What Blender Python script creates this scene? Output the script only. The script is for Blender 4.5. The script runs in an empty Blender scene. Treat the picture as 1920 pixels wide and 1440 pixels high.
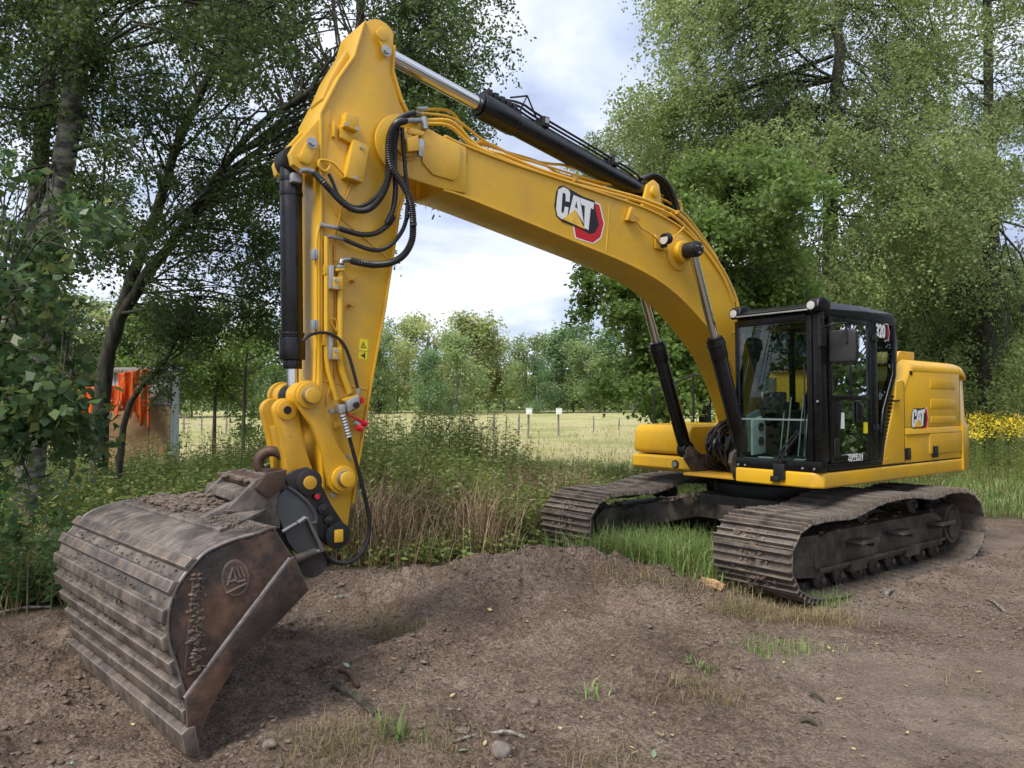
import bpy, bmesh, math, random
import numpy as np
from mathutils import Vector, Matrix
random.seed(7); rng = np.random.default_rng(11)
S = bpy.context.scene; C = S.collection
# ---------------------------------------------------------------- camera, light, exposure
CAMH = 1.92; FPX = 1400.0; PITCH = math.atan(38/1400.0)
cam = bpy.data.cameras.new('camera'); camo = bpy.data.objects.new('camera', cam); C.objects.link(camo)
cam.sensor_width = 36; cam.lens = 36*FPX/1920; cam.clip_end = 2000; cam.clip_start = 0.05
camo.location = (0, 0, CAMH); camo.rotation_euler = (math.pi/2+PITCH, 0, 0)
S.camera = camo
S.view_settings.view_transform = 'Standard'; S.view_settings.look = 'None'
S.view_settings.exposure = 0.58; S.view_settings.gamma = 1; S.view_settings.use_curve_mapping = False
SUNV = Vector((-0.42, -0.50, 0.80)).normalized()          # towards the sun
w = bpy.data.worlds.new('World'); S.world = w; w.use_nodes = True
nt = w.node_tree; nt.nodes.clear(); N = nt.nodes.new; L = nt.links.new
out = N('ShaderNodeOutputWorld'); bg = N('ShaderNodeBackground'); sky = N('ShaderNodeTexSky')
sky.sky_type = 'NISHITA'; sky.sun_disc = False
sky.sun_elevation = math.asin(SUNV.z); sky.sun_rotation = math.atan2(SUNV.x, SUNV.y)
sky.air_density = 1.0; sky.dust_density = 1.5
bg.inputs['Strength'].default_value = 0.138
tc = N('ShaderNodeTexCoord'); sep = N('ShaderNodeSeparateXYZ'); L(tc.outputs['Generated'], sep.inputs[0])
zz = N('ShaderNodeMath'); zz.operation = 'MAXIMUM'; L(sep.outputs['Z'], zz.inputs[0]); zz.inputs[1].default_value = 0.0
za = N('ShaderNodeMath'); za.operation = 'ADD'; L(zz.outputs[0], za.inputs[0]); za.inputs[1].default_value = 0.22
dv = N('ShaderNodeVectorMath'); dv.operation = 'DIVIDE'; cz = N('ShaderNodeCombineXYZ')
for k in range(3): L(za.outputs[0], cz.inputs[k])
L(tc.outputs['Generated'], dv.inputs[0]); L(cz.outputs[0], dv.inputs[1])
def cloud(scale, det, off):
    m = N('ShaderNodeMapping'); m.inputs['Location'].default_value = off; L(dv.outputs[0], m.inputs[0])
    n = N('ShaderNodeTexNoise'); n.inputs['Scale'].default_value = scale; n.inputs['Detail'].default_value = det
    n.inputs['Roughness'].default_value = 0.55; n.inputs['Distortion'].default_value = 0.35; L(m.outputs[0], n.inputs['Vector'])
    return n
def ramp(stops, src, out_i=0):
    r = N('ShaderNodeValToRGB'); e = r.color_ramp.elements
    while len(e) < len(stops): e.new(0.5)
    for i, (p, c) in enumerate(stops): e[i].position = p; e[i].color = (*c, 1) if len(c) == 3 else c
    L(src, r.inputs[0]); return r
n1 = cloud(1.15, 7, (3.1, 0.6, 0.3)); n2 = cloud(1.5, 8, (7.7, 2.2, 0.4))
# cover of the clouds, and their own tone from grey-blue bellies to white tops
cov = ramp([(0.30, (0, 0, 0)), (0.47, (1, 1, 1))], n1.outputs['Fac'])
tone = ramp([(0.34, (2.5, 2.9, 4.1)), (0.45, (3.5, 4.0, 5.1)), (0.56, (4.9, 5.2, 6.0)), (0.68, (6.0, 6.1, 6.3))], n2.outputs['Fac'])
mx_ = N('ShaderNodeMix'); mx_.data_type = 'RGBA'
L(cov.outputs[0], mx_.inputs[0]); L(sky.outputs[0], mx_.inputs[6]); L(tone.outputs[0], mx_.inputs[7])
L(mx_.outputs[2], bg.inputs['Color']); L(bg.outputs[0], out.inputs['Surface'])
sl = bpy.data.lights.new('sun', 'SUN'); sl.energy = 2.9; sl.angle = math.radians(26); sl.color = (1, 0.95, 0.87)
so = bpy.data.objects.new('sun', sl); C.objects.link(so)
so.rotation_euler = (-SUNV).to_track_quat('-Z', 'Y').to_euler(); so.location = (-20, -20, 40)

# ---------------------------------------------------------------- helpers
ORG = Vector((3.525, 9.80, 0)); ROT = math.radians(218)      # the excavator stands here, facing local +x
EX = Vector((math.cos(ROT), math.sin(ROT), 0)); EY = Vector((-math.sin(ROT), math.cos(ROT), 0))
CAMP = Vector((0, 0, CAMH))
def _ray(px, py):
    u = (px-960)/FPX; v = (720-py)/FPX; c, s = math.cos(PITCH), math.sin(PITCH)
    return Vector((u, c-s*v, s+c*v))
def my(px, py, y):            # survey point on the machine's plane y = const -> (x, y, z)
    d = _ray(px, py); c = CAMP-ORG; t = (y-c.dot(EY))/d.dot(EY); p = c+d*t
    return Vector((p.dot(EX), y, p.z))
def at(px, py, D):
    d = _ray(px, py); t = D/d.y; return CAMP+d*t
def c1(a, b): return (480+a/3.6, 20+b/3.6)
def cb(a, b): return (860+a/3.273, 160+b/3.273)
def cs(a, b): return (480+a/4, 400+b/4)
def c3(a, b): return (400+a/3.6, 680+b/3.6)
def my_all(f, pts, y): return [my(*f(*p), y) for p in pts]
def tag(o, label=None, cat=None, group=None, kind=None):
    if label: o['label'] = label
    if cat: o['category'] = cat
    if group: o['group'] = group
    if kind: o['kind'] = kind
    return o
def empty(name, loc=(0, 0, 0), rz=0.0):
    o = bpy.data.objects.new(name, None); C.objects.link(o); o.location = loc; o.rotation_euler = (0, 0, rz)
    o.empty_display_size = 0.2; return o
def link(name, me, parent=None):
    o = bpy.data.objects.new(name, me); C.objects.link(o)
    if parent: o.parent = parent
    return o
class MB:
    def __init__(s): s.v = []; s.f = []
    def add(s, vs, fs):
        n = len(s.v); s.v += [tuple(v) for v in vs]; s.f += [tuple(i+n for i in f) for f in fs]; return s
    def box(s, x0, x1, y0, y1, z0, z1):
        return s.add([(x0,y0,z0),(x1,y0,z0),(x1,y1,z0),(x0,y1,z0),(x0,y0,z1),(x1,y0,z1),(x1,y1,z1),(x0,y1,z1)],
                     [(3,2,1,0),(4,5,6,7),(0,1,5,4),(1,2,6,5),(2,3,7,6),(3,0,4,7)])
    def ext(s, poly, vec):        # any planar polygon extruded along a vector
        n = len(poly); vec = Vector(vec); p = [Vector(q) for q in poly]
        return s.add(p+[q+vec for q in p], [tuple(range(n))[::-1], tuple(range(n, 2*n))]+[(i, (i+1) % n, n+(i+1) % n, n+i) for i in range(n)])
    def prism(s, pts, y0, y1):    # (x, z) outline
        return s.ext([(x, y0, z) for x, z in pts], (0, y1-y0, 0))
    def tube(s, path, r, n=8, closed=False, caps=True):
        P = [Vector(p) for p in path]; m = len(P); R = r if hasattr(r, '__len__') else [r]*m
        T = [((P[(i+1) % m]-P[i-1]) if closed else (P[min(i+1, m-1)]-P[max(i-1, 0)])).normalized() for i in range(m)]
        a = T[0].orthogonal().normalized(); vs = []
        for i in range(m):
            a = (a-T[i]*a.dot(T[i])).normalized(); b = T[i].cross(a)
            vs += [P[i]+(a*math.cos(2*math.pi*k/n)+b*math.sin(2*math.pi*k/n))*R[i] for k in range(n)]
        fs = [(i*n+k, i*n+(k+1) % n, ((i+1) % m)*n+(k+1) % n, ((i+1) % m)*n+k) for i in range(m if closed else m-1) for k in range(n)]
        if caps and not closed: fs += [tuple(range(n))[::-1], tuple((m-1)*n+k for k in range(n))]
        return s.add(vs, fs)
    def cyl(s, p0, p1, r, r1=None, n=20): return s.tube([p0, p1], [r, r if r1 is None else r1], n)
    def ycyl(s, x, z, y0, y1, r, n=24): return s.cyl((x, y0, z), (x, y1, z), r, n=n)
    def strip(s, pts, y0, y1, t):  # plate of thickness t following an (x, z) polyline, outside = left of travel
        P = [Vector((p[0], p[1])) for p in pts]; m = len(P); vs = []; fs = []
        for i in range(m):
            d = (P[min(i+1, m-1)]-P[max(i-1, 0)]).normalized(); nn = Vector((-d.y, d.x))*t
            q = P[i]+nn; vs += [(P[i].x, y0, P[i].y), (P[i].x, y1, P[i].y), (q.x, y1, q.y), (q.x, y0, q.y)]
        for i in range(m-1):
            a, b = 4*i, 4*i+4
            fs += [(a+k, a+(k+1) % 4, b+(k+1) % 4, b+k) for k in range(4)]
        fs += [(0, 3, 2, 1), (4*m-4, 4*m-3, 4*m-2, 4*m-1)]
        return s.add(vs, fs)
    def mesh(s, name, mat, bevel=0, smooth=True, ang=35, seg=2):
        me = bpy.data.meshes.new(name); me.from_pydata(s.v, [], s.f); me.update()
        bm = bmesh.new(); bm.from_mesh(me); bmesh.ops.recalc_face_normals(bm, faces=bm.faces)
        if bevel:
            es = [e for e in bm.edges if len(e.link_faces) == 2 and e.calc_face_angle(0) > math.radians(32)]
            bmesh.ops.bevel(bm, geom=es, offset=bevel, segments=seg, affect='EDGES', clamp_overlap=True, profile=0.6)
        bm.to_mesh(me); bm.free()
        if smooth: me.shade_smooth(); me.set_sharp_from_angle(angle=math.radians(ang))
        me.materials.append(mat); return me
    def build(s, name, mat, parent=None, bevel=0, **k): return link(name, s.mesh(name, mat, bevel, **k), parent)
def smooth_path(P, k=6, closed=False):   # Catmull-Rom
    P = [Vector(p) for p in P]; n = len(P); o = []
    for i in range(n if closed else n-1):
        a = P[(i-1) % n] if closed or i else P[0]*2-P[1]; b = P[i]; c = P[(i+1) % n]
        d = P[(i+2) % n] if closed or i+2 < n else P[-1]*2-P[-2]
        for j in range(k):
            t = j/k; o.append(0.5*((2*b)+(c-a)*t+(2*a-5*b+4*c-d)*t*t+(3*b-a-3*c+d)*t**3))
    if not closed: o.append(P[-1])
    return o
def resample(P, step, closed=False):
    P = [Vector(p) for p in P]
    if closed: P = P+[P[0]]
    ds = [0]
    for a, b in zip(P, P[1:]): ds.append(ds[-1]+(b-a).length)
    n = max(2, int(round(ds[-1]/step))); o = []; j = 0
    for i in range(n if closed else n+1):
        t = ds[-1]*i/n
        while j < len(P)-2 and ds[j+1] < t: j += 1
        u = (t-ds[j])/max(1e-9, ds[j+1]-ds[j]); o.append(P[j].lerp(P[j+1], min(1, u)))
    return o
def arc(cx, cz, r, a0, a1, n): return [(cx+r*math.cos(math.radians(a0+(a1-a0)*i/n)), cz+r*math.sin(math.radians(a0+(a1-a0)*i/n))) for i in range(n+1)]
def np_mesh(name, V, F, mat, smooth=False):   # F: (m, k) equal-sized faces
    me = bpy.data.meshes.new(name); V = np.asarray(V, np.float32); F = np.asarray(F, np.int32); m, k = F.shape
    me.vertices.add(len(V)); me.vertices.foreach_set('co', V.ravel())
    me.loops.add(m*k); me.loops.foreach_set('vertex_index', F.ravel())
    me.polygons.add(m); me.polygons.foreach_set('loop_start', np.arange(0, m*k, k, dtype=np.int32))
    me.polygons.foreach_set('loop_total', np.full(m, k, np.int32))
    me.update(calc_edges=True); me.materials.append(mat)
    if smooth: me.shade_smooth()
    return me

# ---------------------------------------------------------------- materials
def mat(name):
    m = bpy.data.materials.new(name); m.use_nodes = True; t = m.node_tree; b = t.nodes['Principled BSDF']; return m, t, b
def noise(t, scale, det=4, rough=0.55, coord='Object', vec=None):
    n = t.nodes.new('ShaderNodeTexNoise'); n.inputs['Scale'].default_value = scale; n.inputs['Detail'].default_value = det
    n.inputs['Roughness'].default_value = rough
    if vec is None:
        c = t.nodes.new('ShaderNodeTexCoord'); vec = c.outputs[coord]
    t.links.new(vec, n.inputs['Vector']); return n
def cramp(t, src, stops):
    r = t.nodes.new('ShaderNodeValToRGB'); e = r.color_ramp.elements
    while len(e) < len(stops): e.new(0.5)
    for i, (p, c) in enumerate(stops): e[i].position = p; e[i].color = (*c, 1) if len(c) == 3 else c
    t.links.new(src, r.inputs[0]); return r
def mixc(t, fac, a, b):
    m = t.nodes.new('ShaderNodeMix'); m.data_type = 'RGBA'
    for i, s in ((0, fac), (6, a), (7, b)):
        if hasattr(s, 'node'): t.links.new(s, m.inputs[i])
        else: m.inputs[i].default_value = s if i == 0 else (*s, 1)
    return m.outputs[2]
def bump(t, b, src, strength, dist=0.01):
    u = t.nodes.new('ShaderNodeBump'); u.inputs['Strength'].default_value = strength; u.inputs['Distance'].default_value = dist
    t.links.new(src, u.inputs['Height']); t.links.new(u.outputs[0], b.inputs['Normal'])
def simple(name, col, rough=0.5, metal=0.0, var=0.0, scale=6, coat=0.0, bmp=0.0):
    m, t, b = mat(name); b.inputs['Roughness'].default_value = rough; b.inputs['Metallic'].default_value = metal
    b.inputs['Coat Weight'].default_value = coat; b.inputs['Coat Roughness'].default_value = 0.15
    if var:
        n = noise(t, scale); r = cramp(t, n.outputs['Fac'], [(0.3, tuple(c*(1-var) for c in col)), (0.7, tuple(min(1, c*(1+var)) for c in col))])
        t.links.new(r.outputs[0], b.inputs['Base Color'])
        if bmp: bump(t, b, n.outputs['Fac'], bmp)
    else: b.inputs['Base Color'].default_value = (*col, 1)
    return m
def painted(name, col, dust, amount, rough=0.34, coat=0.3):
    # paint with settled dust in soft clouds, grimy specks and chips, and slightly uneven gloss
    m, t, b = mat(name)
    n = noise(t, 1.6, 6, 0.62); n3 = noise(t, 38, 3, 0.6); n4 = noise(t, 9, 5, 0.7)
    d = cramp(t, n.outputs['Fac'], [(0.42, (0, 0, 0)), (0.72, (amount,)*3)])
    c0 = mixc(t, d.outputs[0], col, dust)
    sp = cramp(t, n3.outputs['Fac'], [(0.66-amount*.1, (0, 0, 0)), (0.72-amount*.1, (0.6, 0.6, 0.6))])
    ms = t.nodes.new('ShaderNodeMath'); ms.operation = 'MULTIPLY'; t.links.new(sp.outputs[0], ms.inputs[0])
    g = cramp(t, n4.outputs['Fac'], [(0.5, (0, 0, 0)), (0.66, (1, 1, 1))]); t.links.new(g.outputs[0], ms.inputs[1])
    c1_ = mixc(t, ms.outputs[0], c0, tuple(x*0.45 for x in dust))
    t.links.new(c1_, b.inputs['Base Color'])
    rr = cramp(t, n4.outputs['Fac'], [(0.3, (rough-0.05,)*3), (0.75, (rough+0.2,)*3)]); t.links.new(rr.outputs[0], b.inputs['Roughness'])
    b.inputs['Coat Weight'].default_value = coat; b.inputs['Coat Roughness'].default_value = 0.2
    bump(t, b, n4.outputs['Fac'], 0.02); return m
M = {}
M['yellow'] = painted('machine_yellow', (0.68, 0.385, 0.015), (0.30, 0.19, 0.08), 0.38)
M['yellow_dirty'] = painted('machine_yellow_grimy', (0.58, 0.31, 0.02), (0.14, 0.085, 0.04), 0.75, 0.42, 0.1)
M['yellow_worn'] = painted('machine_yellow_worn', (0.64, 0.345, 0.014), (0.13, 0.085, 0.045), 0.42, 0.36, 0.25)
M['coupler_grey'] = painted('coupler_grey_paint', (0.048, 0.058, 0.066), (0.12, 0.095, 0.075), 0.6, 0.42, 0.0)
M['black'] = painted('black_paint', (0.0035, 0.0035, 0.0045), (0.02, 0.017, 0.014), 0.10, 0.24, 0.0)
M['matte_black'] = simple('matte_black', (0.008, 0.008, 0.009), 0.5, var=0.3)
M['rubber'] = simple('hose_rubber', (0.013, 0.013, 0.015), 0.42, var=0.3, scale=20)
M['chrome'] = simple('chrome_rod', (0.62, 0.62, 0.62), 0.12, 1.0)
M['steel'] = simple('bare_steel', (0.34, 0.34, 0.35), 0.38, 0.9, 0.15, 14)
M['zinc'] = simple('zinc_clamp', (0.42, 0.43, 0.42), 0.45, 0.7, 0.15, 20)
M['coupler'] = painted('coupler_dark_paint', (0.009, 0.011, 0.013), (0.09, 0.065, 0.045), 0.4, 0.42, 0.0)
M['white'] = simple('decal_white', (0.78, 0.78, 0.77), 0.4)
M['red'] = simple('decal_red', (0.55, 0.012, 0.02), 0.35)
M['redcap'] = simple('red_cap', (0.62, 0.01, 0.03), 0.4)
M['navy'] = simple('decal_black', (0.012, 0.013, 0.018), 0.35)
M['gold'] = simple('decal_gold', (0.78, 0.48, 0.06), 0.35, 0.0, 0.2, 10)
M['sticker'] = simple('sticker_yellow', (0.82, 0.70, 0.02), 0.45)
M['lamp'] = simple('lamp_lens', (0.55, 0.55, 0.53), 0.15, 0.2)
M['cabgrey'] = simple('cab_plastic_grey', (0.15, 0.18, 0.18), 0.55, var=0.15)
M['cabblack'] = simple('cab_plastic_black', (0.02, 0.02, 0.022), 0.6, var=0.2)
M['seat'] = simple('seat_fabric', (0.03, 0.03, 0.034), 0.85, var=0.3, scale=40)
M['blue'] = simple('blue_cloth', (0.05, 0.20, 0.5), 0.8, var=0.4, scale=25)
M['paper'] = simple('paper', (0.7, 0.72, 0.7), 0.7)
M['dash'] = simple('exhaust_silver', (0.42, 0.43, 0.44), 0.4, 0.6, 0.2)
def worn_steel(name, dark, rust, polished, amt_rust, amt_pol, scale=3.0, streak=None, rough=0.5):
    m, t, b = mat(name)
    tcn = t.nodes.new('ShaderNodeTexCoord'); mp = t.nodes.new('ShaderNodeMapping'); t.links.new(tcn.outputs['Object'], mp.inputs[0])
    if streak: mp.inputs['Scale'].default_value = streak
    n = noise(t, scale, 7, 0.65, vec=mp.outputs[0]); n2 = noise(t, scale*2.7, 6, 0.6); n3 = noise(t, 55, 3, 0.6)
    r = cramp(t, n.outputs['Fac'], [(0.52-amt_rust*0.25, (0, 0, 0)), (0.60, (1, 1, 1))])
    base = cramp(t, n2.outputs['Fac'], [(0.3, tuple(c*0.55 for c in dark)), (0.7, tuple(c*1.5 for c in dark))])
    rc = cramp(t, n2.outputs['Fac'], [(0.3, tuple(c*0.6 for c in rust)), (0.7, tuple(c*1.4 for c in rust))])
    c = mixc(t, r.outputs[0], base.outputs[0], rc.outputs[0])
    geo = t.nodes.new('ShaderNodeNewGeometry'); bv = t.nodes.new('ShaderNodeBevel'); bv.samples = 4; bv.inputs['Radius'].default_value = 0.014
    dt = t.nodes.new('ShaderNodeVectorMath'); dt.operation = 'DOT_PRODUCT'; t.links.new(bv.outputs[0], dt.inputs[0]); t.links.new(geo.outputs['Normal'], dt.inputs[1])
    iv = t.nodes.new('ShaderNodeMath'); iv.operation = 'SUBTRACT'; iv.inputs[0].default_value = 1.0; t.links.new(dt.outputs['Value'], iv.inputs[1])
    ws = t.nodes.new('ShaderNodeMath'); ws.operation = 'MULTIPLY'; t.links.new(iv.outputs[0], ws.inputs[0]); t.links.new(n2.outputs['Fac'], ws.inputs[1])
    e = cramp(t, ws.outputs[0], [(0.004, (0, 0, 0)), (0.05, (amt_pol,)*3)])
    c = mixc(t, e.outputs[0], c, polished); t.links.new(c, b.inputs['Base Color'])
    t.links.new(e.outputs[0], b.inputs['Metallic'])
    rr = cramp(t, n.outputs['Fac'], [(0.35, (rough-0.1,)*3), (0.65, (rough+0.3,)*3)]); t.links.new(rr.outputs[0], b.inputs['Roughness'])
    ad = t.nodes.new('ShaderNodeMath'); ad.operation = 'MULTIPLY_ADD'; ad.inputs[1].default_value = 0.35
    t.links.new(n3.outputs['Fac'], ad.inputs[0]); t.links.new(n2.outputs['Fac'], ad.inputs[2]); bump(t, b, ad.outputs[0], 0.5, 0.012)
    return m
M['track'] = worn_steel('track_steel', (0.064, 0.053, 0.045), (0.165, 0.132, 0.105), (0.34, 0.31, 0.28), 0.6, 0.6, 4)
M['frame'] = worn_steel('undercarriage_grime', (0.030, 0.026, 0.023), (0.095, 0.075, 0.058), (0.2, 0.19, 0.17), 0.5, 0.2, 4)
M['bucket'] = worn_steel('bucket_steel', (0.066, 0.056, 0.049), (0.15, 0.124, 0.104), (0.34, 0.31, 0.28), 0.5, 0.6, 4.2, rough=0.48)
M['bucket_side'] = worn_steel('bucket_side_rust', (0.040, 0.029, 0.024), (0.125, 0.066, 0.040), (0.34, 0.31, 0.29), 0.3, 0.7, 3.2, rough=0.45)
M['rib'] = worn_steel('rib_steel', (0.066, 0.053, 0.045), (0.145, 0.110, 0.086), (0.46, 0.43, 0.40), 0.35, 0.9, 5.0, rough=0.42, streak=(1, 1, .35))
M['hook'] = simple('hook_rust', (0.085, 0.05, 0.036), 0.6, 0.3, 0.4, 12, bmp=0.3)
M['soil'] = simple('dried_soil', (0.145, 0.108, 0.084), 0.97, 0, 0.5, 26, bmp=1.0)
def glass_mat():
    m, t, b = mat('cab_glass'); t.nodes.remove(b); o = t.nodes['Material Output']
    tr = t.nodes.new('ShaderNodeBsdfTransparent'); tr.inputs[0].default_value = (0.42, 0.53, 0.51, 1)
    gl = t.nodes.new('ShaderNodeBsdfGlossy'); gl.inputs['Roughness'].default_value = 0.01; gl.inputs[0].default_value = (0.9, 0.95, 0.95, 1)
    fr = t.nodes.new('ShaderNodeFresnel'); fr.inputs[0].default_value = 1.5
    mx = t.nodes.new('ShaderNodeMixShader'); t.links.new(fr.outputs[0], mx.inputs[0]); t.links.new(tr.outputs[0], mx.inputs[1]); t.links.new(gl.outputs[0], mx.inputs[2])
    t.links.new(mx.outputs[0], o.inputs[0]); return m
M['glass'] = glass_mat()
def leaf_mat(name, cols, trans=0.35, rough=0.45):
    m, t, b = mat(name); geo = t.nodes.new('ShaderNodeNewGeometry')
    r = cramp(t, geo.outputs['Random Per Island'], [(i/max(1, len(cols)-1), c) for i, c in enumerate(cols)])
    n = noise(t, 0.55, 2, 0.5, vec=geo.outputs['Position'])
    g = cramp(t, n.outputs['Fac'], [(0.35, (0.72,)*3), (0.65, (1.25,)*3)])
    mm = t.nodes.new('ShaderNodeMix'); mm.data_type = 'RGBA'; mm.blend_type = 'MULTIPLY'; mm.inputs[0].default_value = 1
    t.links.new(r.outputs[0], mm.inputs[6]); t.links.new(g.outputs[0], mm.inputs[7])
    t.links.new(mm.outputs[2], b.inputs['Base Color']); b.inputs['Roughness'].default_value = rough
    b.inputs['Specular IOR Level'].default_value = 0.35
    tl = t.nodes.new('ShaderNodeBsdfTranslucent'); mx = t.nodes.new('ShaderNodeMixShader'); mx.inputs[0].default_value = trans
    hs = t.nodes.new('ShaderNodeHueSaturation'); hs.inputs['Value'].default_value = 1.5; hs.inputs['Hue'].default_value = 0.485; t.links.new(mm.outputs[2], hs.inputs['Color'])
    t.links.new(hs.outputs[0], tl.inputs[0]); t.links.new(b.outputs[0], mx.inputs[1]); t.links.new(tl.outputs[0], mx.inputs[2])
    t.links.new(mx.outputs[0], t.nodes['Material Output'].inputs[0]); return m
M['leaf_dark'] = leaf_mat('leaves_dark_green', [(0.040, 0.075, 0.020), (0.062, 0.112, 0.030), (0.11, 0.165, 0.048), (0.05, 0.092, 0.024)], 0.48)
M['leaf_broad'] = leaf_mat('leaves_broad', [(0.045, 0.10, 0.035), (0.070, 0.14, 0.050), (0.12, 0.20, 0.075), (0.16, 0.20, 0.06)], 0.4, 0.35)
M['leaf_birch'] = leaf_mat('leaves_birch', [(0.14, 0.205, 0.065), (0.20, 0.27, 0.095), (0.31, 0.37, 0.15), (0.15, 0.225, 0.075)], 0.5)
M['leaf_maple'] = leaf_mat('leaves_maple', [(0.090, 0.165, 0.038), (0.13, 0.22, 0.05), (0.21, 0.30, 0.08), (0.11, 0.18, 0.04)], 0.5)
M['leaf_far1'] = leaf_mat('leaves_hazy_yellow', [(0.32, 0.37, 0.15), (0.42, 0.45, 0.20), (0.26, 0.33, 0.14)], 0.4, 0.7)  # far leaf colours are lightened to stand in for distance haze
M['leaf_far2'] = leaf_mat('leaves_hazy_green', [(0.22, 0.30, 0.12), (0.29, 0.37, 0.16), (0.17, 0.25, 0.10)], 0.4, 0.7)
M['leaf_far3'] = leaf_mat('leaves_hazy_blue', [(0.15, 0.25, 0.11), (0.21, 0.31, 0.15), (0.11, 0.20, 0.09)], 0.4, 0.7)
M['weed'] = leaf_mat('weed_leaves', [(0.11, 0.18, 0.04), (0.16, 0.24, 0.06), (0.27, 0.32, 0.10), (0.12, 0.19, 0.045), (0.30, 0.24, 0.09)], 0.3)
M['dead'] = leaf_mat('dead_stalks', [(0.19, 0.13, 0.08), (0.28, 0.21, 0.12), (0.14, 0.085, 0.055), (0.34, 0.28, 0.17)], 0.1, 0.8)
M['grass'] = leaf_mat('grass_blades', [(0.11, 0.20, 0.045), (0.17, 0.28, 0.07), (0.27, 0.36, 0.13), (0.12, 0.21, 0.05), (0.32, 0.30, 0.14)], 0.35)
M['drygrass'] = leaf_mat('dry_grass', [(0.26, 0.20, 0.10), (0.16, 0.13, 0.055), (0.34, 0.27, 0.15), (0.13, 0.15, 0.05)], 0.2, 0.8)
M['meadow'] = leaf_mat('meadow_grass', [(0.40, 0.31, 0.17), (0.34, 0.29, 0.14), (0.46, 0.36, 0.22)], 0.2, 0.8)
M['goldflower'] = leaf_mat('goldenrod_flowers', [(0.62, 0.47, 0.02), (0.75, 0.60, 0.04), (0.5, 0.40, 0.03)], 0.2, 0.8)
M['goldstem'] = leaf_mat('goldenrod_leaves', [(0.10, 0.15, 0.03), (0.16, 0.21, 0.05), (0.22, 0.25, 0.08)], 0.3)
def bark(name, a, b_, sc=(1, 1, 1), s=6, thr=(0.42, 0.6)):
    m, t, b = mat(name); tcn = t.nodes.new('ShaderNodeTexCoord'); mp = t.nodes.new('ShaderNodeMapping')
    t.links.new(tcn.outputs['Object'], mp.inputs[0]); mp.inputs['Scale'].default_value = sc
    n = noise(t, s, 6, 0.65, vec=mp.outputs[0]); r = cramp(t, n.outputs['Fac'], [(thr[0], a), (thr[1], b_)])
    t.links.new(r.outputs[0], b.inputs['Base Color']); b.inputs['Roughness'].default_value = 0.9; bump(t, b, n.outputs['Fac'], 0.8, 0.03); return m
M['bark_birch'] = bark('bark_birch', (0.05, 0.05, 0.035), (0.21, 0.205, 0.165), (1, 1, 2.5), 4)
M['bark_dark'] = bark('bark_dark', (0.022, 0.021, 0.014), (0.065, 0.063, 0.040), (3, 3, 0.7), 5)
M['bark_far'] = bark('bark_far', (0.12, 0.11, 0.09), (0.40, 0.38, 0.33), (1, 1, 1), 2)
M['oldwood'] = bark('weathered_wood', (0.13, 0.11, 0.09), (0.34, 0.31, 0.27), (4, 4, 0.5), 6)
M['ply'] = bark('plywood', (0.36, 0.22, 0.11), (0.52, 0.34, 0.18), (1, 1, 1), 3)
M['planks'] = bark('shed_planks', (0.55, 0.60, 0.63), (0.75, 0.79, 0.81), (3, 3, 0.6), 3)
M['tarp'] = leaf_mat('orange_mesh', [(0.72, 0.135, 0.02), (0.78, 0.17, 0.03), (0.64, 0.11, 0.018)], 0.25, 0.6)
M['stone'] = simple('stone', (0.17, 0.14, 0.12), 0.9, var=0.35, scale=14, bmp=0.6)
M['yleaf'] = leaf_mat('fallen_yellow', [(0.52, 0.42, 0.13), (0.58, 0.44, 0.10), (0.48, 0.43, 0.24), (0.40, 0.26, 0.12)], 0.2, 0.6)
M['gleaf'] = leaf_mat('fallen_pale_green', [(0.20, 0.32, 0.20), (0.26, 0.36, 0.24)], 0.2, 0.6)
# ---------------------------------------------------------------- terrain
_lat = np.random.default_rng(3).random((256, 256))
def vnoise(x, y):
    xi = np.floor(x).astype(int); yi = np.floor(y).astype(int); fx = x-xi; fy = y-yi
    fx = fx*fx*(3-2*fx); fy = fy*fy*(3-2*fy); g = lambda a, b: _lat[a & 255, b & 255]
    return (g(xi, yi)*(1-fx)+g(xi+1, yi)*fx)*(1-fy)+(g(xi, yi+1)*(1-fx)+g(xi+1, yi+1)*fx)*fy
def fbm(x, y, o=4, lac=2.1, gain=0.5):
    s = 0; a = 1; t = 0
    for k in range(o): s = s+a*(vnoise(x+17.3*k, y-9.1*k)-0.5); t += a; x = x*lac; y = y*lac; a *= gain
    return s/t
def gau(x, y, cx, cy, sx, sy, rot=0):
    c, s = math.cos(rot), math.sin(rot); u = (x-cx)*c+(y-cy)*s; v = -(x-cx)*s+(y-cy)*c
    return np.exp(-(u/sx)**2-(v/sy)**2)
def sstep(a, b, x): t = np.clip((x-a)/(b-a), 0, 1); return t*t*(3-2*t)
def dirtness(x, y):       # 1 bare soil, 0 overgrown
    e = fbm(x*0.9, y*0.9, 3)*1.3
    edge = np.where(x < -2.2, 8.9+(x+2.2)*0.78, 8.9)            # left bank comes nearer
    edge = np.where(x > 1.0, 8.9-np.clip(x-1.0, 0, 1.0)*0.3, edge)
    edge = edge+np.clip(x-2.8, 0, 3.6)*1.12
    return sstep(-0.35, 0.45, edge+e-y)*sstep(11.5, 10, x)*sstep(-9.5, -8, x)
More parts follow.
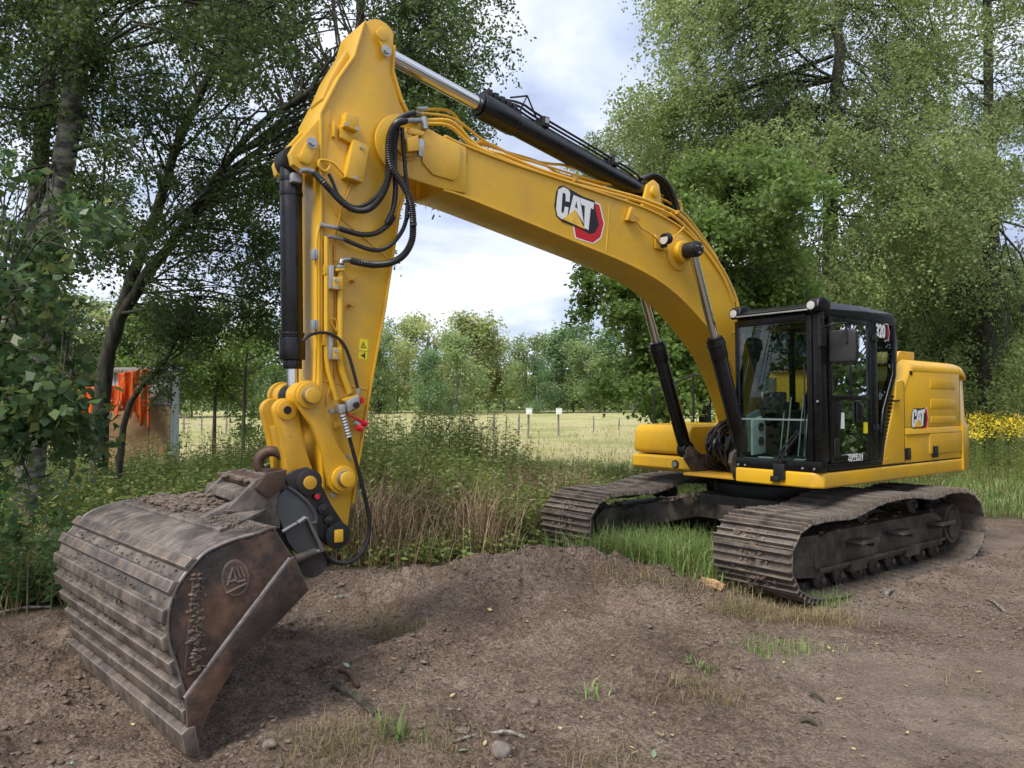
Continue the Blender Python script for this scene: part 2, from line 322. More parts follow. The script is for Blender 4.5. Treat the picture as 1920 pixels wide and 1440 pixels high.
def gz(x, y):
    x = np.asarray(x, float); y = np.asarray(y, float)
    z = 0.010*np.clip(y-24, 0, 90)
    near = np.exp(-np.clip(np.hypot(x-0.5, y-7)-7, 0, None)/4)
    z = z+0.10*fbm(x*0.5, y*0.5, 3)*sstep(3.5, 4.5, np.hypot(x-3.5, (y-9.6)))
    z = z+0.33*gau(x, y, 0.55, 8.0, 1.15, 0.55, -0.12)+0.17*gau(x, y, -0.35, 7.3, 1.1, 0.75)+0.10*gau(x, y, 1.5, 7.15, 0.8, 0.5)
    z = z-0.15*gau(x, y, -1.25, 6.6, 0.45, 0.9, 0.3)+0.10*gau(x, y, -0.75, 6.0, 0.28, 0.75, -0.5)+0.09*gau(x, y, -0.75, 4.35, 0.55, 0.35)-0.05*gau(x, y, -1.6, 5.0, 0.5, 0.6)
    z = z-0.03*gau(x, y, 0.2, 6.3, .9, .6)
    d = dirtness(x, y)
    smooth = sstep(0.2, 2.6, x-(y-4.0)*0.35)*0.72              # the driven track on the right is flatter
    rough = d*near*(1-smooth)
    r1 = 1-np.abs(fbm(x*3.1+5, y*3.1, 4))*3.2
    z = z+rough*(1+.8*gau(x, y, .2, 7.7, 1.5, .9))*(0.12*fbm(x*2.3, y*2.3, 4)+0.045*np.clip(r1, -1, 1)*sstep(-.1, .2, fbm(x*0.8, y*0.8+4, 2))+0.125*fbm(x*6.3, y*6.3, 4)*(.5+1.2*sstep(-.15, .2, fbm(x*.9+60, y*.9, 2))))
    z = z+d*near*0.035*fbm(x*18, y*18, 3)
    lx = (x-3.525)*EX.x+(y-9.8)*EX.y; ly = (x-3.525)*EY.x+(y-9.8)*EY.y; ap = (1-sstep(1.75, 2.25, lx))*sstep(-2.1, -1.6, lx)
    z = z+ap*(.055*np.exp(-((ly-1.90)/.10)**2)*(.5+1.6*np.clip(fbm(x*7, y*7, 3)+.2, 0, 1)))
    # drag lines and tread ridges on the driven part
    u = x*0.35+y*0.94
    z = z+d*near*smooth*0.026*np.sin(u*26+3*fbm(x*1.2, y*1.2, 2)*6)*sstep(0.0, 0.25, fbm(x*1.1+9, y*1.1, 2)+.1)
    return z
def spaced(a, b, c, d, fine, grow=1.14):
    o = list(np.arange(b, c, fine)); s = fine; v = c
    while v < d: o.append(v); s *= grow; v += s
    s = fine; v = b; l = []
    while v > a: s *= grow; v -= s; l.append(v)
    return np.array(l[::-1]+o)
gx = spaced(-420, -4.2, 6.0, 420, 0.028, 1.16); gy = spaced(-60, 3.5, 10.2, 520, 0.026, 1.16)
X, Y = np.meshgrid(gx, gy); Z = gz(X, Y)
nx, ny = len(gx), len(gy); ii = np.arange(nx*ny).reshape(ny, nx)
F = np.stack([ii[:-1, :-1].ravel(), ii[:-1, 1:].ravel(), ii[1:, 1:].ravel(), ii[1:, :-1].ravel()], 1)
def ground_mat():
    m, t, b = mat('ground_soil_and_turf'); at_ = t.nodes.new('ShaderNodeAttribute'); at_.attribute_name = 'dirt'
    at2 = t.nodes.new('ShaderNodeAttribute'); at2.attribute_name = 'meadow'
    n = noise(t, 1.3, 8, 0.6); n2 = noise(t, 9, 8, 0.68); n3 = noise(t, 60, 5, 0.7); n4 = noise(t, 0.16, 5, .6)
    soil = cramp(t, n.outputs['Fac'], [(0.30, (0.120, 0.086, 0.066)), (0.44, (0.190, 0.138, 0.104)), (0.56, (0.245, 0.184, 0.142)), (0.72, (0.30, 0.234, 0.186))])
    red = cramp(t, n2.outputs['Fac'], [(0.52, (0, 0, 0)), (0.72, (0.7, 0.7, 0.7))])
    c = mixc(t, red.outputs[0], soil.outputs[0], (0.160, 0.096, 0.068))
    vo = t.nodes.new('ShaderNodeTexVoronoi'); vo.inputs['Scale'].default_value = 42; tcg = t.nodes.new('ShaderNodeTexCoord')
    wv = t.nodes.new('ShaderNodeVectorMath'); wv.operation = 'MULTIPLY_ADD'; wv.inputs[1].default_value = (.05, .05, .05); t.links.new(n2.outputs['Color'], wv.inputs[0]); t.links.new(tcg.outputs['Object'], wv.inputs[2]); t.links.new(wv.outputs[0], vo.inputs['Vector'])
    vo2 = t.nodes.new('ShaderNodeTexVoronoi'); vo2.inputs['Scale'].default_value = 95; t.links.new(wv.outputs[0], vo2.inputs['Vector'])
    for v_, s_ in ((vo, .38), (vo2, .40)):
        sx = t.nodes.new('ShaderNodeSeparateColor'); t.links.new(v_.outputs['Color'], sx.inputs[0]); rr_ = cramp(t, sx.outputs[0], [(0.0, (1-s_,)*3), (0.5, (1, 1, 1)), (1.0, (1+s_*.7,)*3)])
        mm = t.nodes.new('ShaderNodeMix'); mm.data_type = 'RGBA'; mm.blend_type = 'MULTIPLY'; mm.inputs[0].default_value = 1; t.links.new(c, mm.inputs[6]); t.links.new(rr_.outputs[0], mm.inputs[7]); c = mm.outputs[2]
    sp = cramp(t, n3.outputs['Fac'], [(0.30, (0.35, 0.35, 0.35)), (0.42, (0, 0, 0)), (0.66, (0, 0, 0)), (0.74, (0.5, 0.5, 0.5))])
    c = mixc(t, sp.outputs[0], c, (0.38, 0.31, 0.25))
    dk = cramp(t, n3.outputs['Fac'], [(0.32, (0.45, 0.45, 0.45)), (0.44, (0, 0, 0))]); c = mixc(t, dk.outputs[0], c, (0.06, 0.042, 0.032))
    at3 = t.nodes.new('ShaderNodeAttribute'); at3.attribute_name = 'packed'; pk = cramp(t, n.outputs['Fac'], [(0.35, (0.245, 0.188, 0.150)), (0.65, (0.325, 0.26, 0.215))])
    pm_ = t.nodes.new('ShaderNodeMath'); pm_.operation = 'MULTIPLY'; pm_.inputs[1].default_value = .72; t.links.new(at3.outputs['Fac'], pm_.inputs[0]); c = mixc(t, pm_.outputs[0], c, pk.outputs[0])
    turf = cramp(t, n2.outputs['Fac'], [(0.35, (0.06, 0.055, 0.028)), (0.5, (0.10, 0.095, 0.04)), (0.65, (0.09, 0.12, 0.035))])
    c2_ = mixc(t, at_.outputs['Fac'], turf.outputs[0], c)
    md = cramp(t, n4.outputs['Fac'], [(0.35, (0.38, 0.34, 0.16)), (0.45, (0.50, 0.45, 0.23)), (0.55, (0.37, 0.37, 0.15)), (0.7, (0.28, 0.32, 0.11))])
    c3_ = mixc(t, at2.outputs['Fac'], c2_, md.outputs[0])
    t.links.new(c3_, b.inputs['Base Color']); b.inputs['Roughness'].default_value = 0.95; b.inputs['Specular IOR Level'].default_value = 0.2
    a = t.nodes.new('ShaderNodeMath'); a.operation = 'MULTIPLY_ADD'; a.inputs[1].default_value = 0.5
    t.links.new(n3.outputs['Fac'], a.inputs[0]); t.links.new(n2.outputs['Fac'], a.inputs[2])
    a2 = t.nodes.new('ShaderNodeMath'); a2.operation = 'MULTIPLY_ADD'; a2.inputs[1].default_value = -0.42; t.links.new(vo.outputs['Distance'], a2.inputs[0]); t.links.new(a.outputs[0], a2.inputs[2])
    bump(t, b, a2.outputs[0], 1.0, 0.055); return m
gme = np_mesh('ground', np.stack([X.ravel(), Y.ravel(), Z.ravel()], 1), F, ground_mat(), True)
for nm, val in (('dirt', dirtness(X, Y)), ('packed', sstep(0.6, 2.4, X-(Y-4.0)*0.45)*sstep(9.5, 7.5, Y-.3*X)*sstep(-.2, .15, fbm(X*.7, Y*1.3, 3)+.08)), ('meadow', sstep(15.5, 20, Y+2*fbm(X*.3, Y*.3, 2)))):
    a = gme.attributes.new(nm, 'FLOAT', 'POINT'); a.data.foreach_set('value', val.ravel().astype(np.float32))
tag(link('ground', gme), 'bare brown churned soil running into turf and a pale meadow', kind='structure')
print('ground quads', len(F))
def gpt(px, py):          # where a sight line meets the ground
    d = _ray(px, py); t = CAMH/max(1e-3, -d.z)
    for _ in range(12):
        p = CAMP+d*t; t += (float(gz(p.x, p.y))-p.z)/d.z*0.8
    p = CAMP+d*t; return Vector((p.x, p.y, float(gz(p.x, p.y))))
# ---------------------------------------------------------------- excavator
ex = empty('excavator', ORG, ROT)
tag(ex, 'large yellow crawler excavator with raised boom, black cab and wide ditching bucket', 'excavator')
# ---- undercarriage
LOOP = [(-1.15, 0.0), (0, 0.0), (1.2, 0.0), (1.9, 0.03), (2.3, .11), (2.52, .27), (2.58, .45), (2.50, .63), (2.3, .745), (1.9, .765), (1.5, .75),
        (1.2, .79), (.9, .84), (.5, .86), (.1, .85), (-.2, .815), (-.45, .80), (-.75, .83), (-1.1, .82), (-1.4, .78), (-1.66, .65), (-1.79, .42), (-1.72, .17), (-1.5, .04)]
loop = resample(smooth_path([(x, 0, z+0.02) for x, z in LOOP], 8, True), 0.205, True); nsh = len(loop)
shp = [(-.104, 0), (.104, 0), (.104, .010), (.090, .011), (.086, .058), (.074, .058), (.070, .011), (.009, .011), (.006, .052), (-.006, .052), (-.009, .011),
       (-.070, .011), (-.074, .058), (-.086, .058), (-.090, .011), (-.104, .010)]
shoe_me = MB().prism(shp, -.435, .435)
for bx in (-.038, .038):
    for by in (-.10, .10): shoe_me.cyl((bx, by, .010), (bx, by, .030), .017, n=6)
shoe_me = shoe_me.mesh('track_shoe', M['track'], smooth=False)
lk = MB().box(-.095, .095, -.085, -.05, -.075, -.004).box(-.095, .095, .05, .085, -.075, -.004).cyl((-.1, -.1, -.045), (-.1, .1, -.045), .03, n=8)
link_me = lk.mesh('chain_link', M['frame'], smooth=False)
for side, yc in ((1, 1.30), (-1, -1.33)):
    pl = [(-1.45, .14), (-1.2, .10), (1.75, .13), (2.1, .16), (2.25, .26), (2.25, .60), (1.9, .66), (1.2, .66), (.9, .70), (-.9, .66), (-1.2, .60)]
    tr = MB().prism([(-1.15, .18), (1.72, .20), (1.8, .3), (1.8, .56), (1.5, .62), (-.95, .60), (-1.15, .50)], yc-.20, yc+.20).build('track_assembly', M['frame'], ex, bevel=.02)
    for i in range(nsh):
        p = loop[i]; q = (loop[(i+1) % nsh]-loop[i-1]).normalized(); n_ = Vector((q.z, 0, -q.x))    # outward for this direction of travel
        mt = Matrix((( -q.x, 0, n_.x, p.x), (0, 1, 0, yc), (-q.z, 0, n_.z, p.z), (0, 0, 0, 1)))
        mt = Matrix(((q.x, 0, n_.x, p.x), (0, 1, 0, yc), (q.z, 0, n_.z, p.z), (0, 0, 0, 1)))
        if mt.to_3x3().determinant() < 0: mt = mt @ Matrix.Diagonal((-1, 1, 1, 1))
        o = link('track_shoe', shoe_me, tr); o.matrix_local = mt
        o = link('chain_link', link_me, tr); o.matrix_local = mt
    # front idler and its guard, rear sprocket and final drive, rollers, steps
    MB().ycyl(2.17, .43, yc-.05, yc+.05, .33, 36).ycyl(2.17, .43, yc-.13, yc+.13, .16).build('idler_wheel', M['frame'], tr, bevel=.008)
    MB().prism([(1.7, .17), (2.12, .22), (2.25, .36), (2.25, .52), (2.1, .62), (1.7, .60)], yc+.15, yc+.19).prism([(1.7, .17), (2.12, .22), (2.25, .36), (2.25, .52), (2.1, .62), (1.7, .60)], yc-.19, yc-.15).build('idler_guard', M['frame'], tr, bevel=.01)
    MB().ycyl(-1.40, .42, yc-.14, yc+side*.0+.22, .245, 40).ycyl(-1.40, .42, yc+.2, yc+.245, .19, 36).build('final_drive', M['frame'], tr, bevel=.012)
    tee = []
    for k in range(21*2):
        a = 2*math.pi*k/42; r = .355 if k % 2 else .30; tee.append((-1.40+r*math.cos(a), .42+r*math.sin(a)))
    MB().prism(tee, yc-.025, yc+.025).build('sprocket', M['frame'], tr)
    rm = MB().ycyl(0, 0, -.16, .16, .075, 18).ycyl(0, 0, -.15, -.11, .10, 18).ycyl(0, 0, .11, .15, .10, 18).ycyl(0, 0, -.20, .20, .035, 12).mesh('track_roller', M['frame'], .006)
    for k in range(8): o = link('track_roller', rm, tr); o.location = (-1.0+k*.375, yc, .135)
    for x in (-.45, .75): o = link('carrier_roller', rm, tr); o.location = (x, yc, .72)
    for x in (-.28, .98):
        MB().box(x-.17, x+.17, yc+.14, yc+.235, .155, .255).build('track_guide', M['frame'], tr, bevel=.015)
    if side > 0:
        for x in (1.05, .15, -.85):
            MB().box(x-.17, x+.17, yc+.19, yc+.40, .475, .495).box(x-.15, x-.12, yc+.19, yc+.36, .42, .475).box(x+.1, x+.13, yc+.19, yc+.36, .42, .475).build('step', M['frame'], tr, bevel=.004)
            MB().box(x-.17, x+.17, yc+.385, yc+.40, .495, .515).build('step_lip', M['frame'], tr)
    MB().box(-1.15, 1.75, yc+.205, yc+.235, .24, .275).build('frame_rib', M['frame'], tr, bevel=.006)
    MB().ycyl(-.05, .40, yc+.19, yc+.212, .035).build('frame_plug', M['matte_black'], tr)
    # caked soil on the shoes and frame
    cl = MB()
    for k in range(60):
        a = random.uniform(-.9, .7); x0_, z0_ = 2.16+.445*math.cos(a), .44+.385*math.sin(a); y0_ = yc+random.gauss(0, .09); s_ = random.uniform(.012, .032)
        cl.add([(x0_+dx*s_, y0_+s_*math.cos(b_)*random.uniform(.6, 1.6), z0_+s_*math.sin(b_)*random.uniform(.6, 1.2)) for dx in (-.5, .5) for b_ in (0, 1.2, 2.5, 3.8, 5.1)], [(0, 1, 2, 3, 4)[::-1], (5, 6, 7, 8, 9)]+[(i, (i+1) % 5, 5+(i+1) % 5, 5+i) for i in range(5)])
    for k in range(70):
        x = random.uniform(-1.1, 1.9); yy = yc+random.uniform(-.38, .38); z = .875 if .1 < x < .9 else .79
        if k > 45: x, z, yy = random.uniform(-1, 1.7), .61, yc+random.uniform(-.2, .2)
        s_ = random.uniform(.012, .035); cl.add([(x+s_*math.cos(a)*random.uniform(.6, 1.3), yy+s_*math.sin(a)*random.uniform(.6, 1.3), z+dz*s_) for dz in (-.4, .5) for a in (0, 1.2, 2.5, 3.8, 5.1)],
              [(0, 1, 2, 3, 4)[::-1], (5, 6, 7, 8, 9)]+[(i, (i+1) % 5, 5+(i+1) % 5, 5+i) for i in range(5)])
    tag(cl.build('caked_soil', M['soil'], tr), kind='stuff')
body = MB()
for sy in (1, -1):
    for xa, xb in ((1.25, .55), (-.65, -.05)):
        y1 = 1.2*sy; y0 = .45*sy; hw = .16
        body.add([(xa-hw, y1, .30), (xa+hw, y1, .30), (xb+hw, y0, .52), (xb-hw, y0, .52), (xa-hw, y1, .60), (xa+hw, y1, .60), (xb+hw, y0, .80), (xb-hw, y0, .80)],
                 [(0, 1, 2, 3), (4, 5, 6, 7), (0, 1, 5, 4), (1, 2, 6, 5), (2, 3, 7, 6), (3, 0, 4, 7)])
cbd = body.build('carbody', M['frame'], ex, bevel=.02)
MB().prism([(-.55, .48), (1.05, .48), (1.05, .80), (-.55, .80)], -.62, .62).build('carbody_centre', M['frame'], cbd, bevel=.05)
MB().cyl((.25, 0, .78), (.25, 0, .93), .70, n=48).cyl((.25, 0, .93), (.25, 0, 1.03), .64, n=48).build('swing_ring', M['matte_black'], cbd, bevel=.01)
MB().box(.95, 1.2, -.12, .12, .5, .7).build('cover_plate', M['frame'], cbd, bevel=.02)
cl = MB()
for k in range(60):
    x, y_ = random.uniform(.85, 1.25), -random.uniform(.5, 1.15); s_ = random.uniform(.02, .05); z = .80-(abs(y_)-.45)*.27
    cl.add([(x+s_*math.cos(a)*random.uniform(.6, 1.3), y_+s_*math.sin(a), z+dz*s_) for dz in (-.5, .4) for a in (0, 1.2, 2.5, 3.8, 5.1)],
           [(0, 1, 2, 3, 4)[::-1], (5, 6, 7, 8, 9)]+[(i, (i+1) % 5, 5+(i+1) % 5, 5+i) for i in range(5)])
tag(cl.build('soil_heap', M['soil'], cbd), kind='stuff')

# ---- upper structure
deck = MB().box(-1.95, 1.0, -1.36, 1.38, 1.05, 1.17).box(1.0, 1.50, .46, 1.38, 1.05, 1.17).box(.9, 1.2, -1.36, -.45, 1.05, 1.17).build('upper_deck', M['matte_black'], ex, bevel=.015)
sk = MB(); oc = [(1.60, .425), (1.60, 1.36), (1.53, 1.455), (-1.995, 1.455), (-1.995, 1.385), (1.50, 1.385), (1.54, 1.33), (1.54, .425)]
sk.ext([(x, y, 1.045) for x, y in oc], (0, 0, .165)).build('side_skirt', M['yellow'], ex, bevel=.028, seg=3)
# right front storage box
sb = MB().prism([(1.14, 1.265), (1.235, 1.285), (1.255, 1.33), (1.235, 1.58), (1.17, 1.65), (.1, 1.66), (.1, 1.265)], -1.44, -.50).build('storage_box', M['yellow'], ex, bevel=.035, seg=3)
MB().prism([(.1, 1.05), (1.21, 1.05), (1.27, 1.10), (1.27, 1.235), (1.24, 1.255), (.1, 1.255)], -1.45, -.40).build('storage_sill', M['yellow'], sb, bevel=.03, seg=3)
MB().cyl((1.255, -.70, 1.155), (1.29, -.70, 1.155), .052, n=28).build('lamp_socket', M['matte_black'], sb, bevel=.004)
MB().cyl((1.288, -.70, 1.155), (1.296, -.70, 1.155), .036, n=24).build('lamp_lens', M['cabgrey'], sb)
tank = MB().prism([(-.5, 1.2), (-.5, 2.0), (-.6, 2.09), (-1.8, 2.12), (-1.8, 1.2)], -1.42, -.52).build('fuel_tank', M['yellow'], ex, bevel=.04)
MB().prism([(-.3, 1.2), (-.3, 2.05), (-1.9, 2.12), (-1.9, 1.2)], -.5, .34).build('engine_hood', M['yellow'], ex, bevel=.04)
MB().cyl((-1.2, -.9, 2.1), (-1.2, -.9, 2.32), .07, n=20).build('exhaust_pipe', M['steel'], ex)
hr = MB()
for x in (.05, -.9): hr.tube([(x, -1.38, 1.62), (x, -1.38, 2.32)], .016, 8)
hr.tube([(.9, -1.38, 1.64), (.9, -1.38, 2.1), (.05, -1.38, 2.34), (-.9, -1.38, 2.34)], .016, 8).build('handrail', M['matte_black'], ex)
# boom foot bay: brackets, swing motor, valve hoses
MB().prism([(.35, 1.1), (.95, 1.1), (.95, 1.5), (.8, 1.72), (.5, 1.72), (.35, 1.5)], .29, .34).prism([(.35, 1.1), (.95, 1.1), (.95, 1.5), (.8, 1.72), (.5, 1.72), (.35, 1.5)], -.34, -.29).ycyl(.62, 1.50, -.36, .36, .075).build('boom_foot_bracket', M['yellow_dirty'], ex, bevel=.01)
MB().prism([(.95, 1.06), (1.52, 1.06), (1.62, 1.25), (1.60, 1.36), (1.46, 1.42), (1.2, 1.3), (.95, 1.3)], .345, .395).prism([(.95, 1.06), (1.32, 1.06), (1.5, 1.25), (1.50, 1.36), (1.42, 1.42), (1.2, 1.3), (.95, 1.3)], -.395, -.345).build('cylinder_bracket', M['frame'], ex, bevel=.01)
MB().box(.95, 1.50, -.395, .395, 1.05, 1.085).build('front_plate', M['yellow_dirty'], ex, bevel=.008)
MB().cyl((.3, -.05, 1.1), (.3, -.05, 1.75), .15, n=24).cyl((.3, -.05, 1.75), (.3, -.05, 1.85), .10, n=24).build('swing_motor', M['dash'], ex, bevel=.015)
MB().box(.0, .25, -.48, .28, 1.17, 1.95).build('bulkhead', M['matte_black'], ex, bevel=.02)
for k in range(26):
    y0 = random.uniform(-.27, .30); y1 = y0+random.uniform(-.14, .14); zt = random.uniform(1.45, 1.72)
    P = [(random.uniform(.85, 1.0), y0, 1.12), (1.05+random.uniform(0, .28), (y0+y1)/2, 1.2+random.uniform(0, .1)), (1.12+random.uniform(0, .25), y1, zt-.12), (.98+random.uniform(0, .2), y1+random.uniform(-.05, .05), zt+.05), (.8, y1, zt)]
    MB().tube(smooth_path(P, 7), random.choice((.013, .017, .022)), 8).build('bay_hose', M['rubber'], ex)
for k in range(5):
    y0 = -.2+k*.1; MB().box(.9, 1.02, y0-.03, y0+.03, 1.30, 1.52).cyl((1.0, y0, 1.42), (1.07, y0, 1.42), .018, n=8).build('valve_block', M['dash' if k % 2 else 'matte_black'], ex, bevel=.005)

# ---- counterweight and left housing
cw = [(-1.88, 1.452), (-1.90, 1.452), (-2.10, 1.425), (-2.28, 1.30), (-2.52, .8), (-2.6, 0), (-2.52, -.8), (-2.28, -1.30), (-2.0, -1.45), (-1.88, -1.45)]
cwb = MB(); lv = [(1.05, .0), (1.08, .02), (1.62, .02), (1.70, -.01), (2.30, -.03), (2.42, -.09), (2.455, -.19)]
vs = []
for z, o in lv:
    for (x, y) in cw:
        s_ = 1 if x > -1.89 else 0
        yy = y+(o*np.sign(y) if abs(y) > 1.2 else 0); xx = x if s_ else x-o*1.0
        vs.append((xx, yy, z))
n_ = len(cw); fs = [(i*n_+k, i*n_+(k+1) % n_, (i+1)*n_+(k+1) % n_, (i+1)*n_+k) for i in range(len(lv)-1) for k in range(n_)]+[tuple(range(n_))[::-1], tuple((len(lv)-1)*n_+k for k in range(n_))]
cwb.add(vs, fs).build('counterweight', M['yellow'], ex, ang=50)
def slab(name, m, pts, y0, y1, bevel=.02, par=None): return MB().prism(pts, y0, y1).build(name, m, par or ex, bevel=bevel, seg=3)
# front pillar panel (runs up behind the cab, leans over at its top)
hs = MB().prism([(.255, 1.225), (.255, 1.33), (-.06, 2.03), (-.075, 2.19), (-.20, 2.215), (-.285, 2.215), (-.285, 1.225)], 1.30, 1.452).build('panel', M['yellow'], ex, bevel=.03, seg=3)
hs2 = MB().prism([(-.293, 1.225), (-.293, 2.20), (-.46, 2.40), (-.56, 2.44), (-1.865, 2.44), (-1.865, 1.225)], .36, 1.30)
hs2.build('engine_housing', M['yellow'], ex, bevel=.02)
door_o = [(-.295, 1.635), (-.293, 2.10), (-.43, 2.31), (-.52, 2.36), (-1.862, 2.36), (-1.862, 1.635)]
dr = MB().prism([(-.295, 1.64), (-.295, 2.06), (-.47, 2.315), (-1.862, 2.325), (-1.862, 1.64)], 1.30, 1.445).build('service_door', M['yellow'], ex, bevel=.012)
# rounded shoulder along the top edge
sh = MB(); ring = [(1.447, 2.32), (1.440, 2.37), (1.415, 2.415), (1.37, 2.445), (1.29, 2.465), (1.29, 2.30), (1.44, 2.30)]
def lofted(mb, secs, close=True):
    n = len(secs[0]); base = len(mb.v); V = [p for s_ in secs for p in s_]
    F_ = [(i*n+k, i*n+(k+1) % n, (i+1)*n+(k+1) % n, (i+1)*n+k) for i in range(len(secs)-1) for k in range(n)]
    F_ += [tuple(range(n))[::-1], tuple((len(secs)-1)*n+k for k in range(n))]; return mb.add(V, F_)
lofted(sh, [[(x, y, z+dz) for y, z in ring] for x, dz in ((-1.866, 0), (-.58, .005), (-.50, -.02))]).build('shoulder', M['yellow'], ex, ang=60)
sh = MB(); lofted(sh, [[(x, y, z+dz) for y, z in ring] for x, dz in ((-.497, -.022), (-.44, -.06), (-.30, -.26), (-.27, -.27))]).build('shoulder', M['yellow'], ex, ang=60)
sh = MB(); lofted(sh, [[(x, y, z+dz) for y, z in ring] for x, dz in ((-1.872, 0.0), (-1.99, -.012), (-2.05, -.06))]).build('shoulder', M['yellow'], ex, ang=60)
# flared lower door
lofted(MB(), [[(x, 1.30, z) , (x, yy, z), (x-.0, yy, z2), (x, 1.3, z2)] for x, yy, z, z2 in ((-.295, 1.447, 1.225, 1.56), (-1.862, 1.447, 1.225, 1.56))]).build('lower_door', M['yellow'], ex, bevel=.008)
MB().add([(-.295, 1.30, 1.562), (-1.862, 1.30, 1.562), (-.295, 1.466, 1.562), (-1.862, 1.466, 1.562), (-.295, 1.446, 1.638), (-1.862, 1.446, 1.638), (-.295, 1.30, 1.638), (-1.862, 1.30, 1.638)],
         [(0, 1, 3, 2), (2, 3, 5, 4), (4, 5, 7, 6), (6, 7, 1, 0), (0, 2, 4, 6), (1, 7, 5, 3)]).build('door_ledge', M['yellow'], ex, bevel=.006)
MB().add([(-.9, 1.30, 1.30), (-1.862, 1.30, 1.30), (-.93, 1.462, 1.31), (-1.862, 1.462, 1.31), (-.93, 1.464, 1.56), (-1.862, 1.464, 1.56), (-.9, 1.30, 1.56), (-1.862, 1.30, 1.56)],
         [(0, 1, 3, 2), (2, 3, 5, 4), (4, 5, 7, 6), (6, 7, 1, 0), (0, 2, 4, 6), (1, 7, 5, 3)]).build('lower_panel', M['yellow'], ex, bevel=.01)
for z0, z1 in ((2.12, 2.235), (1.875, 1.985), (1.685, 1.77)):
    MB().prism([(-.99, z0), (-.99, z1), (-1.72, z1-.005), (-1.72, z0-.005)], 1.44, 1.4515).build('raised_band', M['yellow'], dr, bevel=.004)  # shallow raised strips across the door, same yellow
for xa in (-.262, -.992):
    MB().box(xa-.155, xa, 1.45, 1.4665 if xa < -.9 else 1.456, 1.262, 1.402).build('latch', M['matte_black'], ex, bevel=.006)
    MB().box(xa-.125, xa-.06, 1.46, 1.474, 1.285, 1.38).build('latch_handle', M['cabblack'], ex, bevel=.006)
MB().box(-.50, -.44, 1.44, 1.452, 2.27, 2.32).build('lock', M['matte_black'], dr, bevel=.004)
MB().box(-1.874, -1.860, 1.36, 1.4425, 1.235, 2.36).build('panel_gap', M['matte_black'], ex)
MB().box(-.297, -.283, 1.36, 1.4445, 1.235, 2.19).build('panel_gap', M['matte_black'], ex)
MB().box(-1.99, .25, 1.36, 1.4435, 1.2085, 1.2265).build('panel_gap', M['matte_black'], ex)
MB().cyl((.15, 1.45, 1.29), (.15, 1.458, 1.29), .016, n=12).build('bolt', M['yellow_dirty'], ex)
# camera pod on the hood, cab rear wall vents
MB().prism([(-.42, 2.42), (-.55, 2.56), (-.60, 2.575), (-.95, 2.575), (-.95, 2.43)], .95, 1.28).build('camera_pod', M['yellow'], ex, bevel=.015)
MB().box(-.97, -.945, 1.0, 1.24, 2.45, 2.55).build('camera_lens', M['matte_black'], ex, bevel=.01)
MB().box(-.1, -.75, 0.6, .9, 2.42, 2.50).build('air_intake', M['yellow'], ex, bevel=.02)
MB().tube([(-.25, .9, 2.4), (-.25, .9, 2.52), (-.40, .9, 2.52), (-.40, .9, 2.4)], .012, 8).build('grab_rail', M['yellow'], ex)
lou = MB()
for k in range(16):
    t = k/15; x = .262-.33*t; z = 1.34+.66*t; lou.box(x-.015, x+.035, 1.33, 1.44, z, z+.02)
lou.build('louvre_panel', M['matte_black'], ex)
MB().tube([my(*p, 1.47) for p in ((1668, 748), (1678, 752), (1686, 751))], .012, 8).build('door_catch', M['matte_black'], ex)

# ---- cab
cabr = MB().box(.28, 1.50, .46, 1.42, 1.215, 1.275).build('cab', M['black'], ex, bevel=.01)
def cp(name, mb, m='black', bevel=.012, **k): return mb.build(name, M[m], cabr, bevel=bevel, **k)
FX = 1.555
cp('front_sill', MB().box(1.47, 1.585, .425, 1.46, 1.213, 1.325))
cp('corner_pillar', MB().prism([(1.555, 1.325), (1.575, 2.88), (1.50, 2.88), (1.41, 1.325)], 1.36, 1.455))
cp('front_pillar', MB().prism([(1.575, 1.325), (1.588, 2.86), (1.55, 2.86), (1.535, 1.325)], 1.30, 1.36))
cp('corner_pillar', MB().prism([(1.575, 1.325), (1.588, 2.86), (1.50, 2.86), (1.49, 1.325)], .425, .475))
cp('header', MB().box(1.50, 1.59, .475, 1.30, 2.79, 2.88))
gl = MB().add([(1.560, .475, 1.325), (1.560, 1.30, 1.325), (1.572, 1.30, 2.79), (1.572, .475, 2.79)], [(0, 1, 2, 3)]); cp('windshield', gl, 'glass', 0, smooth=False)
cp('window_split', MB().box(1.563, 1.575, .475, 1.30, 1.745, 1.765), 'cabgrey', .002)
for (ya, za, yb, zb) in ((.475, 1.325, .54, 1.39), (1.30, 1.325, 1.235, 1.39)):
    cp('corner_fillet', MB().ext([(1.562, ya, za), (1.562, yb, za), (1.562, (ya*.75+yb*.25), za+.018), (1.562, ya, zb)], (.01, 0, 0)), 'black', 0)
# left side frame
cp('door_sill', MB().box(.30, 1.45, 1.38, 1.458, 1.225, 1.30))
cp('side_header', MB().prism([(1.50, 2.83), (1.57, 2.92), (-.03, 2.97), (-.085, 2.90), (-.06, 2.83)], 1.38, 1.455))
cp('centre_pillar', MB().box(.37, .53, 1.39, 1.456, 1.30, 2.85))
cp('rear_pillar', MB().prism([(.30, 1.30), (.16, 1.83), (-.09, 2.25), (-.12, 2.60), (-.07, 2.85), (.02, 2.85), (-.02, 2.60), (.0, 2.27), (.24, 1.86), (.37, 1.30)], 1.38, 1.453))
